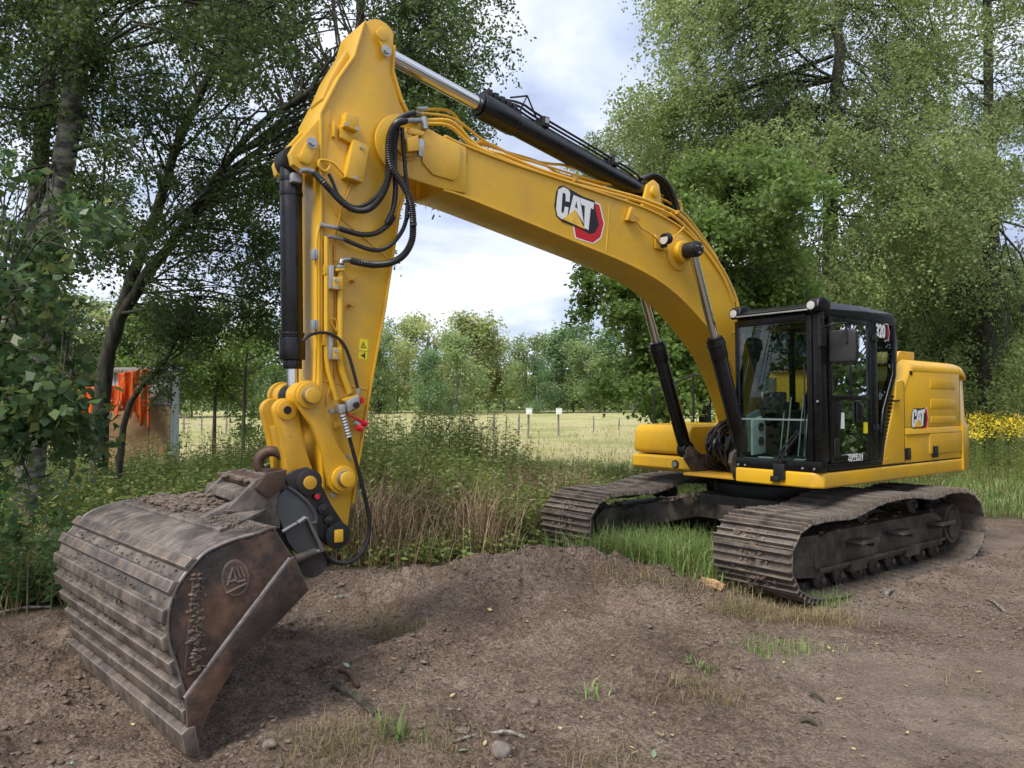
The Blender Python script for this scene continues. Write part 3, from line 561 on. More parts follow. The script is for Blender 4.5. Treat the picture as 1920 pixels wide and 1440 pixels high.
# door
dz = MB(); cp('door', MB().box(.545, 1.385, 1.425, 1.462, 1.965, 2.015), 'black', .006)
cp('door_frame', MB().box(.535, .585, 1.42, 1.462, 1.30, 2.84).box(.60, 1.36, 1.42, 1.460, 1.305, 1.375).box(.60, 1.36, 1.42, 1.460, 2.79, 2.84), 'black', .006)
cp('door_frame', MB().prism([(1.345, 1.305), (1.36, 2.84), (1.41, 2.84), (1.40, 1.305)], 1.42, 1.461), 'black', .006)
cp('door_lower_post', MB().prism([(1.22, 1.37), (1.16, 1.96), (1.345, 1.96), (1.345, 1.37)], 1.415, 1.456), 'black', .006)
cp('door_window', MB().add([(.585, 1.445, 2.015), (1.35, 1.445, 2.015), (1.355, 1.445, 2.79), (.585, 1.445, 2.79)], [(0, 1, 2, 3)]), 'glass', 0, smooth=False)
cp('door_window', MB().add([(.585, 1.444, 1.375), (1.22, 1.444, 1.375), (1.16, 1.444, 1.965), (.585, 1.444, 1.965)], [(0, 1, 2, 3)]), 'glass', 0, smooth=False)
cp('window_bar', MB().box(.94, .965, 1.438, 1.454, 2.02, 2.79), 'matte_black', .003)
cp('quarter_window', MB().add([(.37, 1.44, 1.45), (.37, 1.44, 2.80), (.0, 1.44, 2.80), (-.03, 1.44, 2.60), (.0, 1.44, 2.27), (.23, 1.44, 1.86), (.34, 1.44, 1.45)], [(0, 1, 2, 3, 4, 5, 6)]), 'glass', 0, smooth=False)
cp('door_handle', MB().tube([(.80, 1.47, 1.93), (.80, 1.495, 1.90), (.80, 1.495, 1.80), (.80, 1.47, 1.77)], .014, 8).box(.74, .86, 1.45, 1.468, 1.72, 1.95), 'matte_black', .004)
for z in (2.66, 1.66):
    cp('hinge', MB().box(.385, .50, 1.455, 1.475, z-.03, z+.03).cyl((.45, 1.48, z-.045), (.45, 1.48, z+.045), .013, n=10), 'matte_black', .003)
cp('lower_latch', MB().box(1.24, 1.34, 1.452, 1.472, 1.36, 1.56), 'matte_black', .02)
# right side and rear
cp('right_header', MB().prism([(1.50, 2.80), (1.57, 2.92), (-.03, 2.97), (-.085, 2.90), (-.06, 2.80)], .425, .475))
cp('right_wall', MB().prism([(1.49, 1.27), (1.49, 1.78), (.2, 1.86), (.24, 1.72), (.33, 1.27)], .427, .46))
cp('right_pillar', MB().box(.42, .50, .43, .475, 1.8, 2.85).prism([(.2, 1.8), (-.09, 2.25), (-.12, 2.60), (-.07, 2.85), (.0, 2.85), (-.03, 2.60), (.0, 2.27), (.27, 1.83)], .43, .475))
cp('right_window', MB().add([(1.50, .445, 1.78), (.2, .445, 1.86), (-.05, .445, 2.27), (-.05, .445, 2.80), (1.54, .445, 2.80)], [(0, 1, 2, 3, 4)]), 'glass', 0, smooth=False)
cp('rear_wall', MB().add([(.30, .43, 1.27), (.30, 1.45, 1.27), (.17, 1.45, 1.83), (.17, .43, 1.83), (.26, .43, 1.27), (.26, 1.45, 1.27), (.13, 1.45, 1.83), (.13, .43, 1.83)], [(0, 1, 2, 3), (7, 6, 5, 4), (0, 4, 5, 1), (1, 5, 6, 2), (2, 6, 7, 3), (3, 7, 4, 0)]), 'cabblack', 0)
cp('rear_window', MB().add([(.15, .46, 1.83), (.15, 1.42, 1.83), (-.08, 1.42, 2.27), (-.08, .46, 2.27)], [(0, 1, 2, 3)]).add([(-.08, .46, 2.27), (-.08, 1.42, 2.27), (-.09, 1.42, 2.85), (-.09, .46, 2.85)], [(0, 1, 2, 3)]), 'glass', 0, smooth=False)
# roof with front visor and two lights
rf = MB(); lofted(rf, [[(x, .44+i_, z0), (x, 1.44-i_, z0), (x, 1.455-i_, z0+.03), (x, 1.40-i_, z1), (x, .50+i_, z1), (x, .43+i_, z0+.03)] for x, z0, z1, i_ in ((-.12, 2.87, 2.93, .05), (-.06, 2.90, 2.99, 0), (.6, 2.92, 3.02, 0), (1.40, 2.89, 3.0, 0), (1.56, 2.88, 2.95, 0))])
cp('roof', rf, 'black', .01)
vs_ = MB(); lofted(vs_, [[(1.50, y_, 2.885), (1.66, y_, 2.90), (1.665, y_, 2.925), (1.50, y_, 2.985)] for y_ in (.47, 1.42)]); cp('visor', vs_, 'black', .008)
cp('visor_trim', MB().box(1.655, 1.674, .50, 1.37, 2.892, 2.908), 'zinc', .003)
for y_ in (.465, 1.405):
    cp('light_housing', MB().prism([(1.40, 2.90), (1.62, 2.88), (1.65, 2.93), (1.63, 3.0), (1.55, 3.035), (1.38, 3.0)], y_-.065, y_+.07), 'black', .015)
    cp('work_light', MB().cyl((1.60, y_, 2.945), (1.665, y_, 2.94), .056, n=28), 'matte_black', .006)
    cp('light_lens', MB().cyl((1.665, y_, 2.94), (1.672, y_, 2.94), .044, n=28), 'lamp', .003)
for (y_, z_) in ((.46, 1.24), (.55, 1.24), (1.25, 1.25), (1.38, 1.25), (1.425, 1.95), (.45, 1.9)):
    cp('bolt_head', MB().cyl((1.58, y_, z_), (1.596, y_, z_), .012, n=8), 'zinc', 0)
# mirror
cp('mirror_arm', MB().tube(smooth_path([(1.57, 1.45, 2.70), (1.60, 1.60, 2.73), (1.45, 1.66, 2.745), (1.43, 1.66, 2.70), (1.43, 1.66, 2.55)], 5), .011, 8).box(1.50, 1.60, 1.44, 1.48, 2.52, 2.74), 'matte_black', 0)
cp('mirror', MB().ext([(1.40+.02, 1.60+q[0], q[1]) for q in [(-.13, 2.35), (.13, 2.35), (.145, 2.38), (.145, 2.66), (.12, 2.69), (-.12, 2.69), (-.145, 2.66), (-.145, 2.38)]], (-.07, .0, 0)), 'cabblack', .02, seg=3)
# wiper
cp('wiper_motor', MB().box(1.585, 1.64, .93, 1.06, 1.11, 1.28).box(1.60, 1.65, .90, 1.0, 1.09, 1.15), 'matte_black', .012)
cp('wiper_arm', MB().tube([(1.625, 1.00, 1.25), (1.63, 1.06, 1.40), (1.60, 1.22, 1.62)], .012, 6).tube([(1.63, .955, 1.25), (1.63, 1.02, 1.42), (1.60, 1.20, 1.64)], .008, 6).tube([(1.59, 1.28, 1.35), (1.59, 1.28, 2.35)], .008, 6), 'matte_black', 0)
# interior
cp('cab_floor', MB().box(.30, 1.47, .47, 1.40, 1.276, 1.30), 'cabgrey', 0)
cp('side_trim', MB().prism([(1.46, 1.38), (1.46, 1.80), (1.24, 1.86), (1.16, 1.84), (1.14, 1.36)], .465, .53), 'cabgrey', .02)
cp('light_trim_panel', MB().prism([(1.455, 1.34), (1.455, 1.74), (1.27, 1.79), (1.19, 1.70), (1.2, 1.36)], .53, .56), 'paper', .015)
cp('vent', MB().cyl((1.30, .56, 1.66), (1.30, .575, 1.66), .05, n=20).cyl((1.30, .56, 1.50), (1.30, .575, 1.50), .05, n=20), 'matte_black', .004)
cp('monitor', MB().box(1.20, 1.26, .56, .84, 1.86, 2.06), 'cabblack', .02)
cp('monitor_stalk', MB().tube([(1.23, .55, 1.75), (1.3, .53, 2.2), (1.42, .50, 2.6)], .018, 8), 'cabblack', 0)
cp('seat', MB().box(.45, .95, .70, 1.18, 1.58, 1.72).prism([(.42, 1.68), (.58, 1.68), (.44, 2.38), (.30, 2.38)], .72, 1.16).prism([(.33, 2.40), (.42, 2.40), (.39, 2.62), (.32, 2.62)], .82, 1.06), 'seat', .04)
cp('seat_base', MB().box(.55, .85, .76, 1.12, 1.30, 1.58), 'cabblack', .02)
for y_ in (.60, 1.24):
    cp('armrest_console', MB().prism([(.45, 1.60), (.98, 1.66), (1.0, 1.82), (.45, 1.86)], y_-.07, y_+.07), 'cabblack', .02)
    cp('joystick', MB().tube([(.93, y_, 1.82), (.96, y_, 1.92), (.985, y_, 2.00), (.99, y_, 2.05)], [.028, .02, .026, .028], 10), 'matte_black', 0)
for y_ in (.80, .87, 1.02, 1.09):
    cp('travel_lever', MB().tube([(1.30, y_, 1.30), (1.24, y_, 1.62), (1.17, y_, 2.0)], .009, 6), 'zinc', 0)
    cp('pedal', MB().box(1.24, 1.38, y_-.035, y_+.03, 1.33, 1.35), 'cabblack', .004)
cp('red_knob', MB().cyl((.99, 1.14, 1.86), (.99, 1.14, 1.93), .03, n=12), 'redcap', .006)
cp('notice', MB().box(1.1, 1.104, .57, .64, 1.83, 1.98), 'paper', 0)
cp('cup', MB().cyl((.98, 1.25, 1.52), (.98, 1.25, 1.62), .035, n=14), 'gold', 0)
cp('blue_rag', MB().add([(x_, y_, 1.40+.03*math.sin(9*x_+7*y_)) for x_ in (.75, .85, .95, 1.05, 1.12) for y_ in (1.22, 1.30, 1.38)], [(i*3+j, i*3+j+1, i*3+j+4, i*3+j+3) for i in range(4) for j in range(2)]), 'blue', 0)
cp('sun_blind', MB().box(.9, 1.3, .5, 1.36, 2.80, 2.83), 'cabblack', .01)
cp('window_notice', MB().box(1.175, 1.265, 1.4465, 1.4495, 1.72, 1.86) if False else MB().box(1.10, 1.19, 1.446, 1.449, 1.66, 1.83), 'paper', 0)
cp('window_sticker', MB().box(.60, .68, 1.446, 1.449, 1.60, 1.72), 'sticker', 0)
cp('washer_bottle', MB().box(1.36, 1.42, .60, .78, 1.31, 1.33).box(1.36, 1.42, 1.05, 1.22, 1.31, 1.33), 'white', .006)
# ---- boom
BT = [(5.38, 4.195), (5.22, 4.165), (4.72, 4.11), (4.13, 4.07), (3.41, 4.025), (2.87, 3.985), (2.45, 3.91), (2.2, 3.83), (1.98, 3.72), (1.74, 3.56), (1.52, 3.355), (1.35, 3.10), (1.16, 2.72), (.95, 2.28), (.72, 1.85), (.50, 1.55)]
BB = [(.52, 1.36), (.70, 1.36), (.86, 1.50), (1.0, 1.75), (1.2, 2.13), (1.47, 2.50), (1.78, 2.77), (2.10, 2.99), (2.35, 3.13), (2.59, 3.235), (2.88, 3.325), (3.24, 3.405), (3.71, 3.485), (4.33, 3.59), (5.15, 3.725), (5.40, 3.75)]
sm = lambda P, k: [(p.x, p.z) for p in smooth_path([(x, 0, z) for x, z in P], k)]
BTs, BBs = sm(BT, 5), sm(BB, 5)
boom = MB().prism(BTs+BBs, -.225, .225).build('boom', M['yellow'], ex, ang=50)
MB().strip(BTs[::-1], -.245, .245, .02).build('top_plate', M['yellow'], boom, bevel=.004)
MB().strip(BBs[::-1], -.245, .245, .02).build('bottom_plate', M['yellow'], boom, bevel=.004)
pv = (5.79, 4.03)
ear = arc(pv[0], pv[1], .255, 250, 100, 22)+[(5.5, 4.24), (5.30, 4.18), (5.12, 4.06), (5.12, 3.80), (5.35, 3.76)]
ear = arc(pv[0], pv[1], .255, -75, 100, 22)+[(5.45, 4.20), (5.17, 4.15), (5.17, 3.745), (5.45, 3.745)]
for y0, y1 in ((.226, .250), (-.250, -.226)): MB().prism(ear, y0, y1).build('boom_fork', M['yellow'], boom, bevel=.01)
NP = my_all(c1, [(1120, 1030), (1030, 1040), (1190, 1110), (1330, 1150), (1358, 1120), (1385, 935), (1360, 900), (1180, 850), (1100, 850)], .252)
MB().ext([NP[i] for i in (0, 2, 3, 4, 5, 6, 7, 8)], (0, .018, 0)).build('wear_plate', M['yellow'], boom, bevel=.006)
MB().ycyl(pv[0], pv[1], -.30, .30, .10).ycyl(pv[0], pv[1], .245, .262, .13, 28).build('stick_pivot_pin', M['yellow'], boom, bevel=.01)
# weld seams across the side plate
for a, b in (((1390, 905), (1330, 1225)), ((1430, 950), (1400, 1235))):
    p, q = my(*c1(*a), .226), my(*c1(*b), .226); MB().tube([p, q], .006, 6).build('weld_seam', M['yellow'], boom)
p, q = my(*cb(930, 690), .226), my(*cb(905, 1020), .226); MB().tube([p, q], .005, 6).build('weld_seam', M['yellow'], boom)
p, q = my(1400, 610, .226), my(1372, 625, .226); MB().tube([p, q], .005, 6).build('weld_seam', M['yellow'], boom)
# round reinforcement and pin for the lift cylinders
MB().ycyl(2.33, 3.59, .20, .245, .20, 40).build('pin_boss_plate', M['yellow'], boom, bevel=.012)
MB().ycyl(2.33, 3.59, -.50, .36, .075, 28).ycyl(2.33, 3.59, .245, .33, .12, 28).ycyl(2.33, 3.59, -.33, -.245, .12, 28).build('lift_pin', M['yellow'], boom, bevel=.01)
# boom lamp and bracket
lp = my(*cb(1245, 955), .26)
MB().prism([(lp.x-.085, lp.z-.10), (lp.x+.09, lp.z-.085), (lp.x+.10, lp.z+.06), (lp.x-.02, lp.z+.02), (lp.x-.085, lp.z-.02)], .235, .262).build('lamp_bracket', M['yellow'], boom, bevel=.004)
MB().cyl((lp.x-.03, .33, lp.z+.02), (lp.x+.04, .33, lp.z), .062, n=26).tube([(lp.x, .26, lp.z-.06), (lp.x, .33, lp.z-.06)], .02).build('boom_lamp', M['matte_black'], boom, bevel=.006)
MB().cyl((lp.x+.04, .33, lp.z), (lp.x+.047, .33, lp.z), .052, n=26).build('lamp_lens', M['lamp'], boom)
bp = my_all(cb, [(1040, 750), (1015, 830), (1060, 845), (1090, 835), (1085, 800), (1050, 795), (1060, 760)], .23)
MB().ext(bp, (0, .05, 0)).build('cable_bracket', M['yellow_dirty'], boom, bevel=.005)
wire = my_all(cb, [(1060, 830), (1090, 835), (1120, 875), (1160, 900), (1200, 930), (1250, 975), (1290, 965), (1330, 925), (1385, 870)], .275)
MB().tube(smooth_path(wire, 5), .009, 6).build('lamp_cable', M['yellow_dirty'], boom)
# hydraulic lines on the boom's back: (crop points), y, radius
PIPES = [([(791, 205), (838, 207), (860, 226), (878, 267), (912, 267), (973, 296), (1031, 307), (1058, 310), (1110, 326), (1162, 342), (1178, 330), (1208, 338), (1236, 364), (1272, 377), (1280, 401)], -.06, .014),
         ([(800, 226), (838, 226), (860, 240), (897, 276), (948, 292), (1007, 316), (1074, 337), (1150, 358), (1211, 375), (1266, 398), (1294, 423), (1318, 453), (1337, 478), (1361, 517), (1380, 560), (1388, 600)], .17, .019),
         ([(795, 232), (842, 236), (880, 268), (930, 292), (1007, 322), (1074, 344), (1150, 364), (1211, 382), (1260, 404), (1288, 428), (1312, 456), (1334, 484), (1358, 522), (1376, 566)], .205, .016),
         ([(790, 212), (850, 222), (905, 262), (960, 290), (1040, 316), (1120, 340), (1190, 355), (1240, 372), (1280, 398), (1312, 436), (1345, 484)], .02, .012),
         ([(880, 262), (940, 282), (1010, 303), (1048, 325), (1100, 338), (1160, 352), (1166, 344), (1180, 338), (1205, 348), (1230, 372), (1262, 385)], -.12, .012)]
for pts, y, r in PIPES: MB().tube(smooth_path([my(px, py, y) for px, py in pts], 4), r, 8).build('hydraulic_line', M['yellow'], boom)
for px, py in ((920, 290), (1074, 337), (1266, 398)):
    c = my(px, py, .17); MB().box(c.x-.02, c.x+.02, -.10, .225, c.z-.03, c.z+.012).build('pipe_clamp', M['yellow_dirty'], boom, bevel=.004)
# elbow fittings at the nose
for k, (a, b) in enumerate((((1010, 742), (1110, 742)), ((1085, 662), (1150, 660)), ((1060, 690), (1130, 706)))):
    MB().tube([my(*c1(*a), .30-.08*k), my(*c1((a[0]+b[0])/2, a[1]+2), .30-.08*k), my(*c1(*b), .28-.08*k)], .022-.004*k, 10).build('hose_fitting', M['steel'], boom)
MB().tube([my(*c1(1130, 720), .27), my(*c1(1140, 800), .27)], .028, 10).build('hose_fitting', M['zinc'], boom)
MB().ext(my_all(c1, [(1000, 870), (1075, 850), (1085, 955), (1010, 960)], .31), (0, .05, 0)).build('junction_plate', M['yellow'], boom, bevel=.006)
MB().ext(my_all(c1, [(1085, 870), (1122, 880), (1112, 995), (1082, 985)], .305), (0, .04, 0)).build('clamp_plate', M['zinc'], boom, bevel=.005)
MB().ext(my_all(c1, [(1010, 800), (1110, 830), (1110, 860), (1000, 840)], .25), (0, .06, 0)).build('nose_bracket', M['yellow'], boom, bevel=.006)
# decal on the boom
def decal(parent, P, name, pl):   # P maps decal units to machine space; layer k stands 1 mm proud of the last
    def pg(nm, m, pts, k, h=.0012): MB().ext([P(u, v, pl+k*.0012) for u, v in pts], P.n*h).build(nm, M[m], parent, smooth=False)
    pg('decal_border', 'white', [(826, 712), (868, 728), (896, 850), (874, 940), (826, 974), (714, 938), (700, 868), (760, 800)], 0)
    pg('decal_hexagon', 'red', [(822, 718), (862, 735), (889, 850), (868, 932), (822, 966), (720, 932), (708, 866), (760, 800)], 1)
    pg('decal_core', 'navy', [(815, 735), (835, 745), (860, 855), (835, 905), (800, 912), (745, 880), (735, 870), (770, 780)], 2)
    pg('decal_ground', 'navy', [(612, 622), (640, 614), (690, 642), (760, 682), (832, 708), (838, 770), (815, 768), (806, 892), (770, 890), (700, 862), (636, 838), (598, 802), (586, 740), (596, 660)], 3)
    pg('letter', 'white', [(610, 640), (640, 623), (672, 641), (682, 662), (678, 716), (655, 712), (655, 672), (645, 660), (635, 664), (628, 775), (633, 785), (643, 781), (649, 745), (672, 750), (666, 795), (652, 810), (630, 822), (604, 800), (596, 760), (602, 690)], 4)
    pg('letter', 'white', [(703, 673), (741, 690), (766, 850), (735, 800), (712, 762), (672, 800)], 4)
    pg('letter_counter', 'navy', [(720, 712), (727, 757), (711, 748)], 5)
    pg('letter', 'white', [(743, 690), (829, 722), (824, 762), (808, 753), (794, 890), (768, 874), (772, 760), (772, 741), (750, 732)], 4)
    pg('triangle', 'gold', [(712, 764), (772, 884), (634, 822)], 6)
class Pb:
    n = Vector((0, 1, 0))
    def __call__(s, u, v, y): p = my(*cb(u, v), .226); return Vector((p.x, .226+y, p.z))
decal(boom, Pb(), 'boom', .0)
class Ph:
    n = Vector((0, 1, 0))
    def __call__(s, u, v, y):
        px = 1708+(u-588)*(1740-1708)/(889-588); vv = v-.53*(u-640); py = 765+(vv-612)*(809-765)/(870-612)
        p = my(px, py, 1.447); return Vector((p.x, 1.447+y, p.z))
decal(dr, Ph(), 'house', .0)
def text(s, parent, p0, ux, uz, n, size, m, name='lettering', wid=.75, bold=.02):
    cu = bpy.data.curves.new(name, 'FONT'); cu.body = s; cu.size = 1; cu.offset = bold; cu.extrude = .004; cu.resolution_u = 3; cu.space_character = 1.02+(.14 if len(s) > 4 else 0)
    o = bpy.data.objects.new('tmp', cu); C.objects.link(o); dg = bpy.context.evaluated_depsgraph_get()
    me = bpy.data.meshes.new_from_object(o.evaluated_get(dg)); bpy.data.objects.remove(o)
    me.materials.clear(); me.materials.append(M[m]); ob = link(name, me, parent)
    ux, uz, n = Vector(ux).normalized(), Vector(uz).normalized(), Vector(n).normalized()
    ob.matrix_local = Matrix(((ux.x*size*wid, uz.x*size, n.x*size, p0[0]), (ux.y*size*wid, uz.y*size, n.y*size, p0[1]), (ux.z*size*wid, uz.z*size, n.z*size, p0[2]), (0, 0, 0, 1))); return ob
MB().prism([(.16, 2.62), (.11, 2.70), (.12, 2.80), (.20, 2.83), (.40, 2.83), (.40, 2.62)][::-1], 1.4565, 1.458).build('badge_edge', M['red'], cabr, smooth=False) if False else None
MB().prism([(.20, 2.635), (.105, 2.66), (.075, 2.74), (.11, 2.845), (.19, 2.845)], 1.4565, 1.4575).build('badge_border', M['white'], cabr, smooth=False)
MB().prism([(.20, 2.645), (.113, 2.667), (.085, 2.74), (.117, 2.835), (.19, 2.835)], 1.458, 1.459).build('badge_point', M['red'], cabr, smooth=False)
MB().prism([(.41, 2.67), (.135, 2.66), (.135, 2.835), (.41, 2.845)], 1.4595, 1.4605).build('badge_ground', M['navy'], cabr, smooth=False)
text('320', cabr, (.405, 1.4615, 2.683), (-1, 0, 0), (0, 0, 1), (0, 1, 0), .205, 'white', wid=.68, bold=.035)
text('ZEPPELIN', cabr, (1.06, 1.4625, 1.322), (-1, 0, 0), (0, 0, 1), (0, 1, 0), .088, 'white', wid=.76, bold=.03)
MB().box(.74, 1.03, 1.461, 1.4625, 1.308, 1.315).build('underline', M['white'], cabr, smooth=False)

# ---- lift cylinders
for sy in (1, -1):
    y = .42*sy; A = Vector((2.33, y, 3.59)); B = Vector((1.42, y, 1.36)); d = (A-B).normalized(); T = B+d*1.38
    lc = MB().cyl(B+d*.08, T-d*.06, .082, n=28).build('lift_cylinder', M['black'], ex, bevel=.004)
    MB().cyl(T-d*.22, T, .098, n=28).cyl(T, T+d*.03, .085, n=28).cyl(T-d*.07, T-d*.045, .108, n=28).build('cylinder_gland', M['black'], lc, bevel=.005)
    MB().cyl(T, A, .047, n=24).build('piston_rod', M['chrome'], lc)
    MB().ycyl(A.x, A.z, y-.08, y+.075, .088, 28).build('rod_eye', M['matte_black'], lc, bevel=.01)
    MB().ycyl(A.x, A.z, y+.07, y+.10, .075, 24).build('pin_cap', M['matte_black'], lc, bevel=.008)
    MB().ycyl(B.x, B.z, y-.06, y+.06, .10, 24).build('base_eye', M['matte_black'], lc, bevel=.008)
    for k in range(3):
        a = k*2.1+.5; MB().ycyl(A.x+.045*math.cos(a), A.z+.045*math.sin(a), y+.1, y+.108, .011, 8).build('bolt_head', M['zinc'], lc)
    off = Vector((.095, -.03*sy, .03))
    MB().tube([T-d*.12+off, T-d*.3+off*1.1, B+d*.35+off*1.1, B+d*.15+off], .013, 8).build('cylinder_pipe', M['matte_black'], lc)
# ---- stick cylinder above the boom
A = Vector((5.98, 0, 4.90)); B = Vector((2.62, 0, 4.235)); d = (A-B).normalized(); T = B+d*2.27
scy = MB().cyl(B+d*.1, T, .105, n=32).build('stick_cylinder', M['black'], ex, bevel=.005)
MB().cyl(T-d*.38, T, .122, n=32).cyl(T-d*.42, T-d*.38, .115, n=32).cyl(T, T+d*.035, .10, n=32).build('cylinder_gland', M['black'], scy, bevel=.006)
MB().cyl(T, A-d*.1, .064, n=28).build('piston_rod', M['chrome'], scy)
MB().ycyl(A.x, A.z, -.085, .085, .125, 28).build('rod_eye', M['matte_black'], scy, bevel=.01)
MB().ycyl(B.x, B.z, -.09, .09, .13, 28).build('base_eye', M['matte_black'], scy, bevel=.01)
up = Vector((-d.z, 0, d.x))
for k in range(5):
    q = T-d*(.04+.075*k)+up*.12; MB().box(q.x-.03, q.x+.03, -.07, .08, q.z-.03, q.z+.035).build('gland_block', M['matte_black'], scy, bevel=.012)
for y_ in (-.06, .0, .06):
    MB().tube(smooth_path([T-d*.1+up*.10+Vector((0, y_, 0)), T-d*.4+up*.19+Vector((0, y_, 0)), T-d*.7+up*.175+Vector((0, y_, 0)), T-d*1.9+up*.15+Vector((0, y_, 0)), T-d*2.15+up*.10+Vector((0, y_, 0))], 5), .0115, 8).build('cylinder_pipe', M['matte_black'], scy)
for t_ in (.72, 1.7):
    q = T-d*t_+up*.14; MB().box(q.x-.04, q.x+.04, -.09, .09, q.z-.05, q.z+.05).build('pipe_clamp', M['matte_black'], scy, bevel=.01)
    MB().box(q.x-.02, q.x+.02, .09, .10, q.z-.02, q.z+.03).build('clamp_plate', M['zinc'], scy)
q = T-d*.5; MB().tube([q+up*.1+Vector((.1, .05, 0)), q+up*.31+Vector((.03, .05, 0)), q+up*.12+Vector((-.12, .05, 0))], .010, 6).tube([q+up*.31+Vector((.03, .05, 0)), q+up*.24+Vector((.22, .05, 0))], .010, 6).build('wire_guard', M['matte_black'], scy)
MB().prism([(2.45, 3.93), (2.82, 4.0), (2.72, 4.30), (2.62, 4.37), (2.53, 4.33)], .10, .14).prism([(2.45, 3.93), (2.82, 4.0), (2.72, 4.30), (2.62, 4.37), (2.53, 4.33)], -.14, -.10).ycyl(2.62, 4.235, -.17, .17, .06).build('cylinder_bracket', M['yellow'], boom, bevel=.01)
for k, y_ in enumerate((-.07, -.02, .03, .08)):
    MB().tube(smooth_path([(2.75, y_, 4.36), (2.55, y_, 4.45), (2.33, y_, 4.40), (2.18, y_, 4.22), (2.10, y_, 4.02), (1.98, y_, 3.84)], 6), .022, 8).build('boom_hose', M['rubber'], boom)

# ---- stick
SP = arc(5.98, 4.885, .15, 150, 20, 10)+[(6.20, 4.66), (6.33, 4.45), (6.478, 4.14), (6.468, 3.4), (6.460, 2.1), (6.455, 1.6), (6.43, 1.28), (6.46, 1.0)]+arc(6.355, .925, .11, -10, -170, 8)+[(6.21, 1.15), (6.175, 1.40), (6.128, 1.665), (6.079, 1.954), (6.042, 2.165), (5.936, 2.705), (5.847, 3.256), (5.81, 3.50), (5.72, 3.72), (5.66, 3.95), (5.70, 4.25), (5.79, 4.40), (5.873, 4.65)]
SP = SP[::-1]
stick = MB().prism(SP, -.19, .19).build('stick', M['yellow'], ex, bevel=.008)
FR = arc(5.98, 4.885, .15, 35, 20, 2)+[(6.20, 4.66), (6.33, 4.45), (6.478, 4.14), (6.468, 3.4), (6.460, 2.1), (6.455, 1.6), (6.43, 1.28)]
MB().strip(FR, -.212, .212, .018).build('front_plate', M['yellow'], stick, bevel=.004)
BK = [(6.21, 1.15), (6.175, 1.40), (6.128, 1.665), (6.079, 1.954), (6.042, 2.165), (5.936, 2.705), (5.847, 3.256), (5.81, 3.50), (5.74, 3.70)]
MB().strip(BK, -.212, .212, .018).build('back_plate', M['yellow'], stick, bevel=.004)
BK2 = [(5.70, 4.28), (5.79, 4.42), (5.873, 4.65), (5.86, 4.86)]
MB().strip(BK2, -.212, .212, .018).build('back_plate', M['yellow'], stick, bevel=.004)
cov = MB().prism([(6.20, 4.68), (6.33, 4.46), (6.42, 4.27), (6.44, 4.30), (6.36, 4.50), (6.23, 4.74)], -.12, .12); cov.build('stiffener_plate', M['yellow'], stick, bevel=.006)
for y0 in (.185, ):
    MB().ext(my_all(c1, [(800, 150), (835, 112), (872, 118), (893, 150), (915, 275), (900, 305), (862, 300), (850, 270)], .215), (0, .022, 0)).build('pin_retainer', M['yellow'], stick, bevel=.006)
    p = my(*c1(852, 163), .237); MB().ycyl(p.x, p.z, .23, .245, .05, 24).build('pin_cap', M['yellow'], stick, bevel=.005)
    p = my(*c1(880, 272), .237); MB().ycyl(p.x, p.z, .237, .262, .028, 6).ycyl(p.x, p.z, .237, .244, .045, 20).build('bolt_head', M['zinc'], stick)
# bucket cylinder lugs
lug = [(6.40, 4.22), (6.50, 4.10), (6.685, 3.86), (6.72, 3.79), (6.70, 3.71), (6.63, 3.67), (6.55, 3.68), (6.44, 3.80)]
for y0, y1 in ((.125, .20), (-.20, -.125)): MB().prism(lug[::-1], y0, y1).build('cylinder_lug', M['yellow'], stick, bevel=.01)
MB().ext(my_all(c1, [(278, 985), (300, 955), (345, 870), (390, 850), (415, 905), (372, 1030), (340, 1048), (290, 1020)], .20), (0, .022, 0)).build('pin_retainer', M['yellow'], stick, bevel=.006)
p = my(*c1(340, 990), .222); MB().ycyl(p.x, p.z, .22, .228, .045, 24).build('pin_cap', M['yellow'], stick, bevel=.004)
p = my(*c1(378, 893), .222); MB().ycyl(p.x, p.z, .222, .25, .026, 6).ycyl(p.x, p.z, .222, .229, .044, 20).build('bolt_head', M['zinc'], stick)
# boxes on the upper stick
def sbox(pts, y0, y1, name='cover_box', m='yellow', f=c1, bev=.006): return MB().ext([Vector((q.x, y0, q.z)) for q in my_all(f, pts, y1)], (0, y1-y0, 0)).build(name, M[m], stick, bevel=bev)
sbox([(610, 680), (700, 715), (690, 815), (600, 775)], .19, .29)
sbox([(570, 765), (690, 830), (680, 860), (640, 890), (570, 855)], .19, .235, 'bracket')
sbox([(522, 745), (542, 745), (540, 860), (522, 845)], .19, .23, 'bracket')
sbox([(660, 865), (768, 912), (722, 1160), (605, 1120)], .19, .275)
for q in ((718, 920), (675, 1128), (685, 795), (610, 765)):
    p = my(*c1(*q), .29); MB().ycyl(p.x, p.z, .27 if q[1] > 900 else .285, .292, .016, 8).build('bolt_head', M['zinc'], stick)
w1 = my_all(c1, [(610, 1125), (560, 1070), (520, 1030), (470, 1010), (430, 1010), (425, 1050), (470, 1085), (500, 1050), (490, 1020)], .23); MB().tube(smooth_path(w1, 5), .011, 6).build('sensor_cable', M['yellow'], stick)
w1 = my_all(c1, [(645, 1170), (610, 1260), (580, 1330), (560, 1420)], .21)+my_all(cs, [(640, 0), (600, 130), (590, 250), (590, 360)], .21); MB().tube(smooth_path(w1, 5), .010, 6).build('sensor_cable', M['yellow_dirty'], stick)
